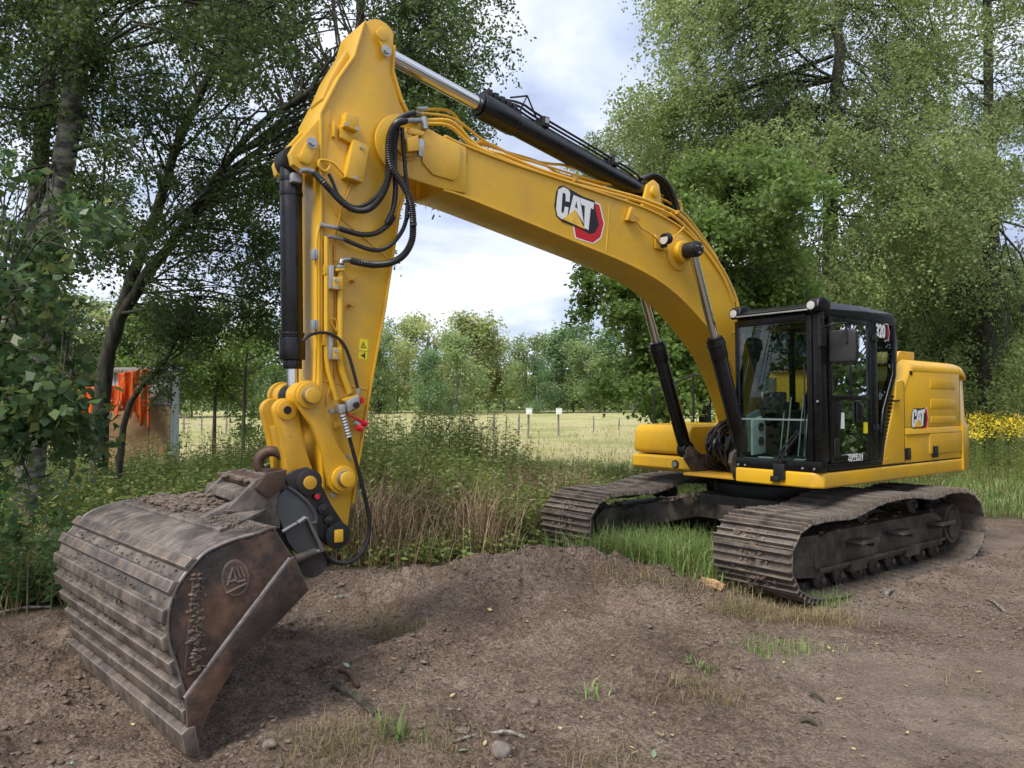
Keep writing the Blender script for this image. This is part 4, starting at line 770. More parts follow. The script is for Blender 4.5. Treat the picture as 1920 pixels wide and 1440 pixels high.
# weld rib lines on the side plate
for f, a, b in ((c1, (450, 700), (450, 1440)), (cs, (497, 0), (495, 1250)), (cs, (590, 0), (990, 340)), (cs, (495, 1255), (830, 1320))):
    MB().tube([my(*f(*a), .19), my(*f(*b), .19)], .008, 6).build('weld_seam', M['yellow'], stick)
ringp = [(5.79+.33*math.cos(a), .19, 4.0+.33*math.sin(a)) for a in [2*math.pi*k/48 for k in range(48)] if -1.9 < ((a+math.pi) % (2*math.pi)-math.pi) < 1.9]
# hard lines down the stick
T1 = my_all(cs, [(478, 85), (455, 200), (452, 500), (452, 900), (445, 1100), (440, 1250), (425, 1340)], .215); MB().tube(smooth_path(T1, 4), .013, 8).build('hydraulic_line', M['yellow'], stick)
T2 = my_all(cs, [(528, 175), (528, 500), (528, 1080), (540, 1170), (605, 1400)], .235); MB().tube(T2, .019, 10).build('hydraulic_line', M['yellow'], stick)
T3 = my_all(cs, [(635, 420), (633, 700), (630, 1110), (645, 1180), (705, 1345)], .235); MB().tube(T3, .027, 12).build('hydraulic_line', M['yellow'], stick)
T4 = my_all(cs, [(592, 200), (592, 560), (596, 720), (590, 1200), (590, 1260), (545, 1340), (530, 1440)], .205); MB().tube(smooth_path(T4, 4), .008, 6).build('sensor_cable', M['yellow_dirty'], stick)
sbox([(548, 390), (585, 390), (585, 565), (548, 565)], .21, .262, 'clamp_plate', 'zinc', cs, .004)
sbox([(545, 920), (580, 920), (580, 1095), (545, 1095)], .21, .262, 'clamp_plate', 'zinc', cs, .004)
sbox([(585, 475), (655, 480), (655, 572), (585, 568)], .20, .275, 'clamp_block', 'yellow', cs)
sbox([(585, 1005), (648, 1010), (646, 1102), (585, 1095)], .20, .275, 'clamp_block', 'yellow', cs)
sbox([(515, 380), (545, 380), (545, 460), (515, 460)], .20, .255, 'clamp_block', 'yellow', cs)
sbox([(512, 910), (542, 910), (542, 990), (512, 990)], .20, .255, 'clamp_block', 'yellow', cs)
for y_ in (268, 798): sbox([(422, y_), (447, y_), (447, y_+78), (422, y_+78)], .20, .245, 'clamp_plate', 'zinc', cs, .004); sbox([(447, y_), (470, y_), (470, y_+78), (447, y_+78)], .20, .24, 'clamp_plate', 'steel', cs, .004)
for q in ((598, 500), (598, 556), (598, 1030), (598, 1080)):
    p = my(*cs(*q), .275); MB().ycyl(p.x, p.z, .275, .287, .016, 6).build('bolt_head', M['zinc'], stick)
sbox([(610, 385), (672, 385), (670, 412), (610, 412)], .21, .27, 'hose_fitting', 'zinc', cs); sbox([(606, 412), (672, 412), (672, 432), (606, 432)], .20, .275, 'clamp_block', 'yellow', cs)
for q in ((712, 510), (695, 693)):
    p = my(*cs(*q), .19); MB().ycyl(p.x, p.z, .19, .275, .014, 8).ycyl(p.x, p.z, .268, .28, .020, 10).build('peg', M['yellow_dirty'], stick)
lp_ = my_all(cs, [(605, 890), (570, 830), (555, 800), (580, 790), (605, 815), (608, 880)], .24); MB().tube(smooth_path(lp_, 5), .008, 6).build('sensor_cable', M['yellow_dirty'], stick)
# warning sticker
st = my_all(cs, [(778, 938), (842, 950), (832, 1100), (768, 1088)], .1905); MB().ext(st, (0, .0012, 0)).build('warning_sticker', M['sticker'], stick, smooth=False)
for pts in ([(805, 962), (828, 1012), (785, 1008)],): MB().ext(my_all(cs, pts, .192), (0, .001, 0)).build('warning_triangle', M['navy'], stick, smooth=False)
MB().ext(my_all(cs, [(805, 975), (820, 1005), (794, 1003)], .1935), (0, .001, 0)).build('triangle_centre', M['sticker'], stick, smooth=False)
for pts in ([(803, 983), (808, 984), (809, 998), (802, 997)], [(784, 1064), (800, 1056), (800, 1076)], [(800, 1060), (812, 1062), (812, 1070), (800, 1068)], [(808, 1046), (818, 1047), (818, 1085), (806, 1083)], [(772, 1028), (836, 1034), (836, 1037), (772, 1031)]):
    MB().ext(my_all(cs, pts, .195), (0, .001, 0)).build('pictogram', M['navy'], stick, smooth=False)
# lower stick fittings: service valve, coupler lines, red caps
sbox([(905, 262), (985, 215), (995, 290), (915, 335)], .20, .30, 'valve_block', 'zinc', c3, .01)
sbox([(845, 285), (890, 280), (900, 335), (855, 345)], .20, .28, 'hose_fitting', 'zinc', c3, .008)
sbox([(875, 250), (1000, 205), (1010, 220), (885, 265)], .20, .27, 'bracket', 'yellow', c3, .004)
sbox([(915, 335), (995, 300), (1000, 320), (925, 350)], .20, .27, 'bracket', 'yellow', c3, .004)
p = my(*c3(962, 285), .30); MB().ycyl(p.x, p.z, .30, .32, .024, 14).build('valve_plug', M['matte_black'], stick, bevel=.004)
for a, b, r in (((995, 235), (1003, 275), .02), ((960, 375), (1030, 410), .012), ((1005, 400), (1035, 415), .024), ((965, 435), (1000, 445), .026), ((905, 350), (960, 375), .008)):
    MB().tube([my(*c3(*a), .27), my(*c3(*b), .27)], r, 10).build('red_cap', M['redcap'], stick)
MB().tube([my(*c3(950, 400), .26), my(*c3(985, 425), .26)], .022, 10).build('hose_fitting', M['zinc'], stick)
sbox([(810, 410), (860, 400), (862, 435), (815, 445)], .19, .22, 'bracket', 'yellow', c3, .003)
sbox([(745, 340), (785, 335), (850, 580), (790, 600), (760, 500)], .19, .212, 'stick_rib', 'yellow', c3, .008)
# ---- hoses
def corr(path, r, step=.0085):
    P = resample(smooth_path(path, 8), step); return P, [r*(1.0 if i % 2 else .80) for i in range(len(P))]
H1 = my_all(c1, [(1010, 742)], .30)+my_all(c1, [(945, 765), (905, 840), (895, 950), (915, 1050), (955, 1120), (1005, 1200), (1048, 1300), (1062, 1440)], .36)+my_all(cs, [(1178, 80), (1170, 200), (1115, 305), (1020, 368), (900, 385), (800, 375)], .34)+my_all(cs, [(715, 356)], .29)
P, R = corr(H1, .030); MB().tube(P, R, 10).build('corrugated_hose', M['rubber'], stick, smooth=False)
MB().tube(smooth_path(my_all(cs, [(730, 357), (680, 350), (650, 355), (640, 380)], .26), 5), .020, 10).build('hose_fitting', M['steel'], stick)
H2 = my_all(c1, [(1070, 690)], .27)+my_all(c1, [(985, 720), (935, 790), (925, 900), (905, 1080), (860, 1230), (770, 1335), (665, 1345), (575, 1290), (505, 1215), (450, 1155)], .31)+my_all(c1, [(400, 1100)], .24)
P, R = corr(H2, .026); MB().tube(P, R, 10).build('corrugated_hose', M['rubber'], stick, smooth=False)
MB().tube(smooth_path(my_all(c1, [(450, 1155), (400, 1100), (350, 1078), (300, 1080)], .22), 5), .021, 10).build('hose_fitting', M['steel'], stick)
H3 = my_all(c1, [(960, 770), (940, 900), (935, 1050), (942, 1200), (925, 1340), (885, 1430)], .29)+my_all(cs, [(1030, 30), (985, 90), (900, 148), (800, 160), (700, 138), (620, 112)], .27)
MB().tube(smooth_path(H3, 7), .021, 10).build('smooth_hose', M['rubber'], stick)
MB().tube(my_all(cs, [(620, 112), (510, 92), (480, 85)], .24), .017, 10).build('hose_fitting', M['zinc'], stick)
H4 = my_all(c1, [(985, 790), (995, 900), (1008, 1080), (1025, 1250), (1015, 1400)], .33)+my_all(cs, [(1135, 20), (1100, 125), (1030, 220), (940, 273), (850, 270), (750, 235), (660, 195)], .27)
P, R = corr(H4, .019); MB().tube(P, R, 8).build('corrugated_hose', M['rubber'], stick, smooth=False)
MB().tube(my_all(cs, [(660, 195), (560, 176), (530, 175)], .245), .015, 10).build('hose_fitting', M['steel'], stick)
H5 = my_all(c1, [(1000, 780), (985, 900), (1000, 1100), (985, 1260), (930, 1420)], .26)
MB().tube(smooth_path(my_all(c1, [(900, 860), (885, 1000), (880, 1120), (830, 1230), (740, 1310), (650, 1320), (560, 1250), (515, 1150), (490, 1100)], .27), 7), .014, 8).build('smooth_hose', M['rubber'], stick)
H6 = my_all(cs, [(350, 960), (400, 915), (470, 895), (560, 905), (640, 960), (690, 1050), (735, 1200), (765, 1320)], .27); MB().tube(smooth_path(H6, 7), .013, 8).build('smooth_hose', M['rubber'], stick)
MB().tube(my_all(cs, [(765, 1310), (775, 1350)], .27), .018, 10).build('hose_fitting', M['zinc'], stick)
H7 = my_all(c3, [(870, 350), (905, 450), (925, 530), (965, 680), (1000, 810), (1035, 960), (1055, 1090), (1040, 1200), (985, 1300), (900, 1350), (820, 1345), (770, 1310), (745, 1270)], .30)
MB().tube(smooth_path(H7, 8), .016, 8).build('coupler_hose', M['rubber'], stick)
P, R = corr(my_all(c3, [(870, 350), (890, 410), (915, 500)], .30), .026, .012); MB().tube(P, R, 10).build('hose_fitting', M['zinc'], stick)
# ---- bucket cylinder
A = Vector((6.64, 0, 3.79)); B = Vector((6.61, 0, 1.98)); d = (B-A).normalized(); T = A+d*1.33
bcy = MB().cyl(A+d*.05, T, .083, n=32).build('bucket_cylinder', M['black'], ex, bevel=.004)
MB().cyl(T, T+d*.03, .088, n=32).cyl(T+d*.03, T+d*.20, .098, n=32).cyl(T+d*.20, T+d*.27, .072, n=28).cyl(T-d*.01, T+d*.012, .094, n=32).build('cylinder_gland', M['black'], bcy, bevel=.006)
MB().cyl(T+d*.27, B-d*.06, .044, n=24).build('piston_rod', M['chrome'], bcy)
MB().ycyl(A.x, A.z, -.09, .09, .10, 28).build('base_eye', M['matte_black'], bcy, bevel=.008)
MB().ycyl(B.x, B.z, -.07, .07, .09, 28).build('rod_eye', M['matte_black'], bcy, bevel=.008)
MB().cyl(A+d*.24, A+d*.265, .09, n=32).cyl(A+d*.13, A+d*.155, .089, n=32).build('cylinder_band', M['black'], bcy)
MB().box(6.60, 6.68, .07, .14, 3.60, 3.67).build('port_block', M['zinc'], bcy, bevel=.01)
# ---- linkage
U = (6.60, 1.985); Sx = (6.32, 1.357); Qx = (6.58, 1.345); Fx = (6.352, .926)
def linkplate(a, b, ra, rb, waist):
    ax, bx = Vector((a[0], a[1])), Vector((b[0], b[1])); d = (bx-ax).normalized(); n = Vector((-d.y, d.x)); o = []
    aa = math.degrees(math.atan2(n.y, n.x))
    o += arc(a[0], a[1], ra, aa, aa+180, 12); m1 = ax.lerp(bx, .3)-n*waist; m2 = ax.lerp(bx, .65)-n*waist; o += [(m1.x, m1.y), (m2.x, m2.y)]
    o += arc(b[0], b[1], rb, aa+180, aa+360, 12); m1 = ax.lerp(bx, .65)+n*waist; m2 = ax.lerp(bx, .3)+n*waist; o += [(m1.x, m1.y), (m2.x, m2.y)]
    return o
for y0, y1 in ((.225, .275), (-.275, -.225)):
    lkp = MB().prism(linkplate(U, Sx, .112, .122, .066), y0, y1).build('idler_link', M['yellow_worn'], ex, bevel=.01)
    sg = 1 if y0 > 0 else -1; ye = y1 if sg > 0 else y0
    for Wp in (U, Sx):
        MB().ycyl(*Wp, min(ye, ye+sg*.03), max(ye, ye+sg*.03), .097, 28).build('link_boss', M['yellow_worn'], lkp, bevel=.008)
        MB().ycyl(*Wp, min(ye, ye+sg*.078), max(ye, ye+sg*.078), .062, 28).build('link_pin', M['steel'], lkp, bevel=.004)
        MB().ycyl(*Wp, min(ye+sg*.08, ye+sg*.10), max(ye+sg*.08, ye+sg*.10), .058, 28).build('pin_cap', M['yellow'], lkp, bevel=.006)
MB().ycyl(*U, -.225, .225, .05).ycyl(*Sx, -.225, .225, .09).build('cross_pin', M['matte_black'], ex)
q = my(*c3(492, 320), .17)
MB().ycyl(*U, .08, .20, .10, 28).build('link_boss', M['yellow_worn'], ex, bevel=.01); MB().ycyl(*U, -.20, -.08, .10, 28).build('link_boss', M['yellow_worn'], ex, bevel=.01)
for y0, y1 in ((.09, .172), (-.172, -.09)): MB().prism(linkplate((q.x, q.z), (6.60, 1.345), .088, .11, .085), y0, y1).build('power_link', M['yellow_worn'], ex, bevel=.012)
MB().prism([(6.56, 1.36), (6.68, 1.36), (6.76, 1.75), (6.62, 1.78)], -.085, .085).build('power_link_web', M['yellow_dirty'], ex, bevel=.01)
lg = MB().ycyl(q.x, q.z, .172, .195, .075, 28).build('lifting_lug', M['yellow_worn'], ex, bevel=.008)
MB().ycyl(q.x, q.z, .1952, .199, .030, 20).build('lug_hole', M['matte_black'], lg)
for a in ((768, 462), (907, 640), (806, 890), (917, 703), (798, 328)):
    p = my(*c3(*a), .195); MB().ycyl(p.x, p.z, .19, .205, .022 if a[0] != 917 else .012, 10).ycyl(p.x, p.z, .205, .215, .012, 8).build('grease_bolt', M['matte_black' if a[0] == 768 else 'zinc'], stick)
# ---- quick coupler
cpo = [(480, 770), (560, 725), (640, 705), (700, 735), (735, 830), (800, 960), (880, 1080), (905, 1150), (895, 1220), (840, 1250), (770, 1235), (700, 1150), (650, 1000), (520, 850)]
pl = [(q.x, q.z) for q in my_all(c3, cpo, .30)]
cpl = MB().prism(pl, .245, .30).prism(pl, -.30, -.245).build('quick_coupler', M['coupler'], ex, bevel=.012)
MB().prism([(6.50, 1.32), (6.76, 1.40), (6.66, 1.05), (6.50, 1.0)], -.244, .244).build('coupler_body', M['coupler'], cpl, bevel=.02)
for a, r, rr in (((643, 808), .098, .050), ((833, 1163), .100, .0)):
    p = my(*c3(*a), .30); MB().ycyl(p.x, p.z, .30, .325, r, 36).build('pin_flange', M['coupler'], cpl, bevel=.01)
    if rr: MB().ycyl(p.x, p.z, -.33, .338, rr, 28).build('coupler_pin', M['yellow_worn'], cpl, bevel=.005)
    else: MB().box(p.x-.035, p.x+.035, .325, .345, p.z-.05, p.z+.045).build('pin_key', M['yellow'], cpl, bevel=.02)
for a, r in (((700, 900), .032), ((735, 985), .042), ((775, 1060), .040)):
    p = my(*c3(*a), .30); MB().ycyl(p.x, p.z, .30, .33, r, 8).ycyl(p.x, p.z, .33, .345, r*.5, 10).build('coupler_bolt', M['coupler'], cpl, bevel=.005)
p = my(*c3(702, 905), .345); MB().ycyl(p.x, p.z, .34, .35, .018, 10).build('red_cap', M['redcap'], cpl)
lo = [(500, 850), (560, 880), (640, 950), (690, 1030), (690, 1080), (720, 1190), (745, 1255), (650, 1275), (560, 1285), (500, 1200), (460, 1080), (430, 990), (440, 900)]
pl = [(q.x, q.z) for q in my_all(c3, lo, .36)]
for a_, b_ in ((.325, .36), (-.36, -.325)): MB().prism(pl, a_, b_).build('lower_coupler_plate', M['coupler_grey'], cpl, bevel=.01)
MB().tube(smooth_path(my_all(c3, [(500, 840), (570, 885), (640, 950), (688, 1025), (690, 1080), (655, 1095), (720, 1220), (745, 1260)], .365), 4), .014, 8).build('plate_edge', M['coupler_grey'], cpl)
MB().tube(my_all(c3, [(465, 1140), (540, 1095), (635, 1050)], .372), .014, 8).build('weld_bead', M['steel'], cpl)
MB().tube(my_all(c3, [(635, 1050), (680, 1150), (735, 1260)], .385), .013, 8).tube(my_all(c3, [(570, 1080), (620, 1045)], .39), .018, 8).build('lock_lever', M['steel'], cpl)
MB().tube(my_all(c3, [(550, 1330), (690, 1275)], .36), .034, 14).build('lock_cylinder', M['frame'], cpl, bevel=.004)
MB().tube(my_all(c3, [(690, 1275), (750, 1258)], .36), .018, 10).build('lock_rod', M['steel'], cpl)
MB().add([v for v in MB().cyl(my(*c3(665, 1350), -.02), my(*c3(665, 1350), .20), .11, n=28).v], MB().cyl((0, 0, 0), (0, 1, 0), .1, n=28).f).build('rear_roller', M['frame'], cpl, bevel=.01)
MB().prism([(6.62, 1.30), (6.95, 1.38), (7.0, 1.05), (6.72, .86), (6.52, .84)], -.3, .3).build('coupler_core', M['coupler'], cpl, bevel=.03)
# ---- bucket
YAW = math.radians(6.5)
def bk(x, y, z): # bucket space (x on its own centre plane) -> machine space; it sits slightly turned on the stick
    dx = x-7.35; return Vector((7.35+dx*math.cos(YAW)-y*math.sin(YAW), dx*math.sin(YAW)+y*math.cos(YAW), z))
BW = 1.10
prof = [(7.265, 1.178), (7.31, 1.172), (7.37, 1.155), (7.515, 1.135), (7.60, 1.115), (7.70, 1.075), (7.79, .99), (7.85, .912), (7.885, .818), (7.895, .711), (7.882, .598), (7.848, .494), (7.812, .363), (7.775, .221), (7.758, .104), (7.765, .03)]
ps = sm(prof[2:-1], 4); ps = [prof[0], prof[1]]+ps+[prof[-1]]
bkt = MB()
for i in range(1): pass
def sweep(mb, outer, y0, y1, t):
    P = [Vector(p) for p in outer]; m = len(P); vs = []; fs = []
    for i in range(m):
        d = (P[min(i+1, m-1)]-P[max(i-1, 0)]).normalized(); q = P[i]+Vector((d.y, -d.x))*t*1.0
        vs += [bk(P[i].x, y0, P[i].y), bk(P[i].x, y1, P[i].y), bk(q.x, y1, q.y), bk(q.x, y0, q.y)]
    for i in range(m-1):
        a, b = 4*i, 4*i+4; fs += [(a+k, a+(k+1) % 4, b+(k+1) % 4, b+k) for k in range(4)]
    fs += [(0, 3, 2, 1), (4*m-4, 4*m-3, 4*m-2, 4*m-1)]; return mb.add(vs, fs)
bucket = sweep(MB(), ps, -BW, BW, .025).build('bucket', M['bucket'], ex, ang=40)
sidep = [(6.97, 1.168), (7.2, 1.168)]+[(x-.012, z-.004) for x, z in ps[2:]]+[(7.73, -.0), (7.72, .08), (7.645, .237), (7.535, .391), (7.39, .501), (7.23, .617), (7.05, .763), (7.15, .983), (7.13, 1.1)]
sidep = [(7.272, 1.165)]+[(x-.010, z) for x, z in ps[1:]]+[(7.715, .0), (7.705, .09), (7.64, .237), (7.535, .391), (7.39, .501), (7.23, .617), (7.05, .763), (7.15, .983), (7.27, 1.16)]
sidep = [(x, z) for x, z in sidep if x > 0][1:-1]
sd = my(520, 990, 1.1); 
sidep = [(x-.010, z) for x, z in ps if x > 7.26]+[(7.715, .0), (7.705, .09), (7.64, .237), (7.535, .391), (7.39, .501), (7.23, .617), (7.05, .763), (7.15, .983), (7.27, 1.165)]
for s_ in (1, -1):
    y0, y1 = (BW-.03, BW) if s_ > 0 else (-BW, -BW+.03)
    MB().ext([bk(x, y0, z) for x, z in sidep], bk(0, y1, 0)-bk(0, y0, 0)).build('side_plate', M['bucket_side'], bucket, bevel=.004)
    ya, yb = (BW+.001, BW+.022) if s_ > 0 else (-BW-.022, -BW-.001)
    cut = [(7.735, .0), (7.71, .09), (7.64, .237), (7.535, .391), (7.39, .501), (7.23, .617), (7.045, .763), (7.15, .985), (7.175, .975), (7.80, .30), (7.785, .12), (7.77, .02)]
    MB().ext([bk(x, ya, z) for x, z in cut], bk(0, yb, 0)-bk(0, ya, 0)).build('side_cutter', M['bucket_side'], bucket, bevel=.005)
    edge = [bk(x, s_*(BW+.008), z) for x, z in [(7.175, .978), (7.5, .628), (7.80, .30)]]
    MB().tube(edge, .011, 8).build('weld_seam', M['rib'], bucket)
    MB().tube([bk(x-.004, s_*(BW-.0), z) for x, z in ps if z < 1.15], .010, 8).build('weld_seam', M['rib'], bucket)
    # vertical wear strip, welded beads of soil on it
    MB().ext([bk(x, ya, z) for x, z in [(7.72, .97), (7.76, .97), (7.80, .45), (7.73, .45)]], bk(0, ya+.006*s_, 0)-bk(0, ya, 0)).build('wear_strip', M['bucket_side'], bucket, bevel=.002)
# raised ribs along the back
cum = resample([(x, 0, z) for x, z in ps if z < 1.08], .005); tot = len(cum)
for k in range(7):
    i = int(tot*(.075+.128*k)); p = cum[i]; d = (cum[min(i+3, tot-1)]-cum[max(0, i-3)]).normalized(); n = Vector((-d.z, 0, d.x)) if (-d.z) > 0 else Vector((d.z, 0, -d.x))
    n = Vector((-d.z, 0, d.x)); n = n if n.x > 0 else -n
    h = .036; w_ = .036; q = [p-d*(w_*1.25), p-d*w_*.9+n*h, p+d*w_*.9+n*h, p+d*(w_*1.25)]
    rb = MB(); secs = []
    for y in (-BW-.015, BW+.012): secs.append([bk(v.x, y, v.z) for v in q])
    lofted(rb, secs).build('rib', M['rib'], bucket, bevel=.008)
# cutting edge
ce = [(7.83, .20), (7.80, .20), (7.76, .12), (7.73, -.03), (7.755, -.035), (7.795, .11)]
ce = [(7.785, .135), (7.745, .135), (7.715, -.02), (7.73, -.035), (7.80, .0), (7.82, .11)]
MB().ext([bk(x, -BW-.03, z) for x, z in ce], bk(0, BW+.03, 0)-bk(0, -BW-.03, 0)).build('cutting_edge', M['rib'], bucket, bevel=.006)
# mouth stiffener and top plate
MB().add([bk(x, y, z) for x, y, z in ((6.90, -.55, 1.19), (6.90, .32, 1.19), (7.29, BW-.35, 1.19), (7.50, BW-.25, 1.16), (7.50, -BW+.15, 1.16), (7.29, -BW+.25, 1.19), (6.90, -.55, 1.165), (6.90, .32, 1.165), (7.29, BW-.35, 1.165), (7.50, BW-.25, 1.135), (7.50, -BW+.15, 1.135), (7.29, -BW+.25, 1.165))],
         [(0, 1, 2, 3, 4, 5), (11, 10, 9, 8, 7, 6)]+[(i, (i+1) % 6, 6+(i+1) % 6, 6+i) for i in range(6)]).build('top_plate', M['bucket'], bucket, bevel=.004)
# hanger: cheeks, cross beam, braces, hook
for y in (-.36, .30):
    MB().prism([(6.83, 1.04), (6.84, 1.42), (7.0, 1.40), (7.22, 1.19), (7.1, 1.05)], y, y+.05).build('hanger_cheek', M['bucket'], bucket, bevel=.008)
beam = [(6.90, 1.37), (7.02, 1.33), (7.10, 1.31), (7.12, 1.245), (7.06, 1.20), (6.88, 1.24), (6.84, 1.33)]
MB().prism(beam, -.48, .335).build('cross_beam', M['bucket'], bucket, bevel=.01)
MB().prism([(6.90, 1.375), (7.02, 1.335), (7.04, 1.37), (6.93, 1.42)], -.42, .30).build('beam_cap', M['hook'], bucket, bevel=.01)
MB().prism([(6.80, 1.46), (6.95, 1.44), (7.03, 1.34), (6.93, 1.26), (6.82, 1.33)], .352, .40).build('beam_end', M['hook'], bucket, bevel=.012)
MB().prism([(6.80, 1.40), (6.78, 1.08), (6.9, 1.0), (7.15, 1.10), (7.0, 1.20), (6.98, 1.32), (6.86, 1.42)], -.28, .295).build('hanger_core', M['bucket'], bucket, bevel=.02)
for y in (-.30, .26):
    MB().add([(7.08, y-.03, 1.27), (7.08, y+.03, 1.27), (7.42, y+.16, 1.16), (7.42, y+.04, 1.16), (6.98, y-.03, 1.20), (6.98, y+.03, 1.20), (7.25, y+.12, 1.15), (7.25, y+.04, 1.15)],
             [(0, 1, 2, 3), (7, 6, 5, 4), (0, 4, 5, 1), (1, 5, 6, 2), (2, 6, 7, 3), (3, 7, 4, 0)]).build('brace', M['bucket'], bucket, bevel=.008)
MB().box(7.30, 7.34, -.95, .0, 1.185, 1.215).build('top_strip', M['rib'], bucket, bevel=.006)
hc = my(*c3(388, 676), -.02); hk = []
for k in range(17):      # an open ring standing on the beam, mouth towards the stick
    a = math.radians(-62-k*17.0); hk.append(Vector((hc.x+.085*math.cos(a)*-1.0, hc.y+.03*math.cos(a), hc.z+.088*math.sin(a))))
MB().tube(hk[::-1], [.024+.018*math.sin(math.pi*min(1, (k+3)/19)) for k in range(17)], 12).build('lifting_hook', M['hook'], bucket, ang=60)
MB().box(hc.x-.05, hc.x+.07, hc.y-.02, hc.y+.10, 1.38, 1.44).build('hook_base', M['hook'], bucket, bevel=.01)
# emblem pressed onto the side plate
class E_:
    pass
def sp(a, b, off): q = my(*(80+a/2.4, 840+b/2.4), 1.1); return q+Vector((0, off, 0))
ec = (862, 583); er = [sp(ec[0]+58*math.cos(t), ec[1]+76*math.sin(t), .012) for t in [2*math.pi*k/36 for k in range(36)]]
MB().ext([v-Vector((0, .006, 0)) for v in er], (0, .016, 0)).build('emblem_disc', M['bucket_side'], bucket, bevel=.002)
MB().tube(er, .011, 8, closed=True).build('emblem_ring', M['bucket_side'], bucket)
for a, b in (((825, 615), (850, 535)), ((850, 535), (868, 600)), ((828, 600), (862, 590)), ((868, 535), (885, 580)), ((885, 530), (902, 575)), ((820, 650), (910, 605)), ((868, 600), (905, 590))):
    MB().tube([sp(*a, .023), sp(*b, .023)], .008, 6).build('emblem_bar', M['bucket_side'], bucket)
# soil: crumbs heaped on top, in the rib grooves and down the wear strip
cl = MB()
def crumb(c, s, flat=.55):
    n0 = len(cl.v); V = [c+Vector((s*random.uniform(.6, 1.25)*math.cos(a), s*random.uniform(.6, 1.25)*math.sin(a), dz*s*flat)) for dz in (-.6, .5) for a in (0, 1.2, 2.5, 3.8, 5.1)]
    V.append(c+Vector((0, 0, s*flat*.9)))
    cl.add(V, [(0, 1, 2, 3, 4)[::-1]]+[(i, (i+1) % 5, 5+(i+1) % 5, 5+i) for i in range(5)]+[(5+i, 5+(i+1) % 5, 10) for i in range(5)])
for k in range(650):
    x, y = random.gauss(7.22, .10), random.gauss(-.30, .24)
    h = .07*math.exp(-((x-7.2)/.14)**2-((y+.3)/.28)**2); s_ = random.uniform(.008, .03)
    if x < 7.45 and x > 6.98: crumb(bk(x, y, 1.19+h*random.uniform(.3, 1)), s_)
for k in range(300): crumb(bk(random.uniform(7.27, 7.5), random.uniform(-1.05, 1.05), 1.178), random.uniform(.004, .012))
for k in range(200): crumb(Vector((random.uniform(6.86, 7.05), random.uniform(-.42, .30), 1.385)), random.uniform(.01, .03))
for k in range(420):
    i = int(random.uniform(.05, .93)*tot); p = cum[i]; crumb(bk(p.x+.008, random.uniform(-BW, BW), p.z), random.uniform(.005, .014))
for k in range(160): crumb(bk(7.735+random.gauss(0, .018)+(0.0), BW+.010, random.uniform(.42, .97)), random.uniform(.006, .018))
tag(cl.build('caked_soil', M['soil'], bucket, smooth=False), kind='stuff')
# ---------------------------------------------------------------- plants: builders
def unit(v): return v/np.maximum(np.linalg.norm(v, axis=1, keepdims=True), 1e-9)
def leaf_quads(Cn, L, W, droop=0.3, fold=0.18, axis=None, up=0.0):
    n = len(Cn); a = rng.normal(size=(n, 3)); a[:, 2] = a[:, 2]*.6-droop
    if axis is not None: a = axis+a*0.45
    a = unit(a); r = rng.normal(size=(n, 3)); r[:, 2] *= (1-up)
    b = unit(np.cross(a, r)); nn = np.cross(a, b); L = (L*rng.uniform(.65, 1.3, n))[:, None]; W = (W*rng.uniform(.7, 1.25, n))[:, None]
    p0 = Cn; p1 = Cn+a*L*.45+b*W*.5+nn*W*fold; p2 = Cn+a*L; p3 = Cn+a*L*.45-b*W*.5+nn*W*fold
    V = np.stack([p0, p1, p2, p3], 1).reshape(-1, 3); F = np.arange(4*n).reshape(n, 4); return V, F
def tubes_np(paths, radii, k=5):
    V = []; F = []; o = 0
    for P, R in zip(paths, radii):
        m = len(P); T = np.gradient(P, axis=0); T = unit(T); ref = np.array([0.31, 0.77, 0.55])
        A = unit(np.cross(T, ref)); B = np.cross(T, A); ang = 2*np.pi*np.arange(k)/k
        V.append((P[:, None]+(A[:, None]*np.cos(ang)[None, :, None]+B[:, None]*np.sin(ang)[None, :, None])*R[:, None, None]).reshape(-1, 3))
        i = np.arange(m-1)[:, None]*k; j = np.arange(k)[None]; j2 = (j+1) % k
        F.append(np.stack([i+j, i+j2, i+k+j2, i+k+j], -1).reshape(-1, 4)+o); o += m*k
    return np.concatenate(V), np.concatenate(F)
def bez(P, n):
    P = np.asarray([list(p) for p in P], float); s = smooth_path([Vector(p) for p in P], max(2, n//max(1, len(P)-1))); return np.array([list(p) for p in s])
def rough_trunk(P, amp):
    P = P.copy(); P[1:-1] += rng.normal(size=P[1:-1].shape)*amp; return P
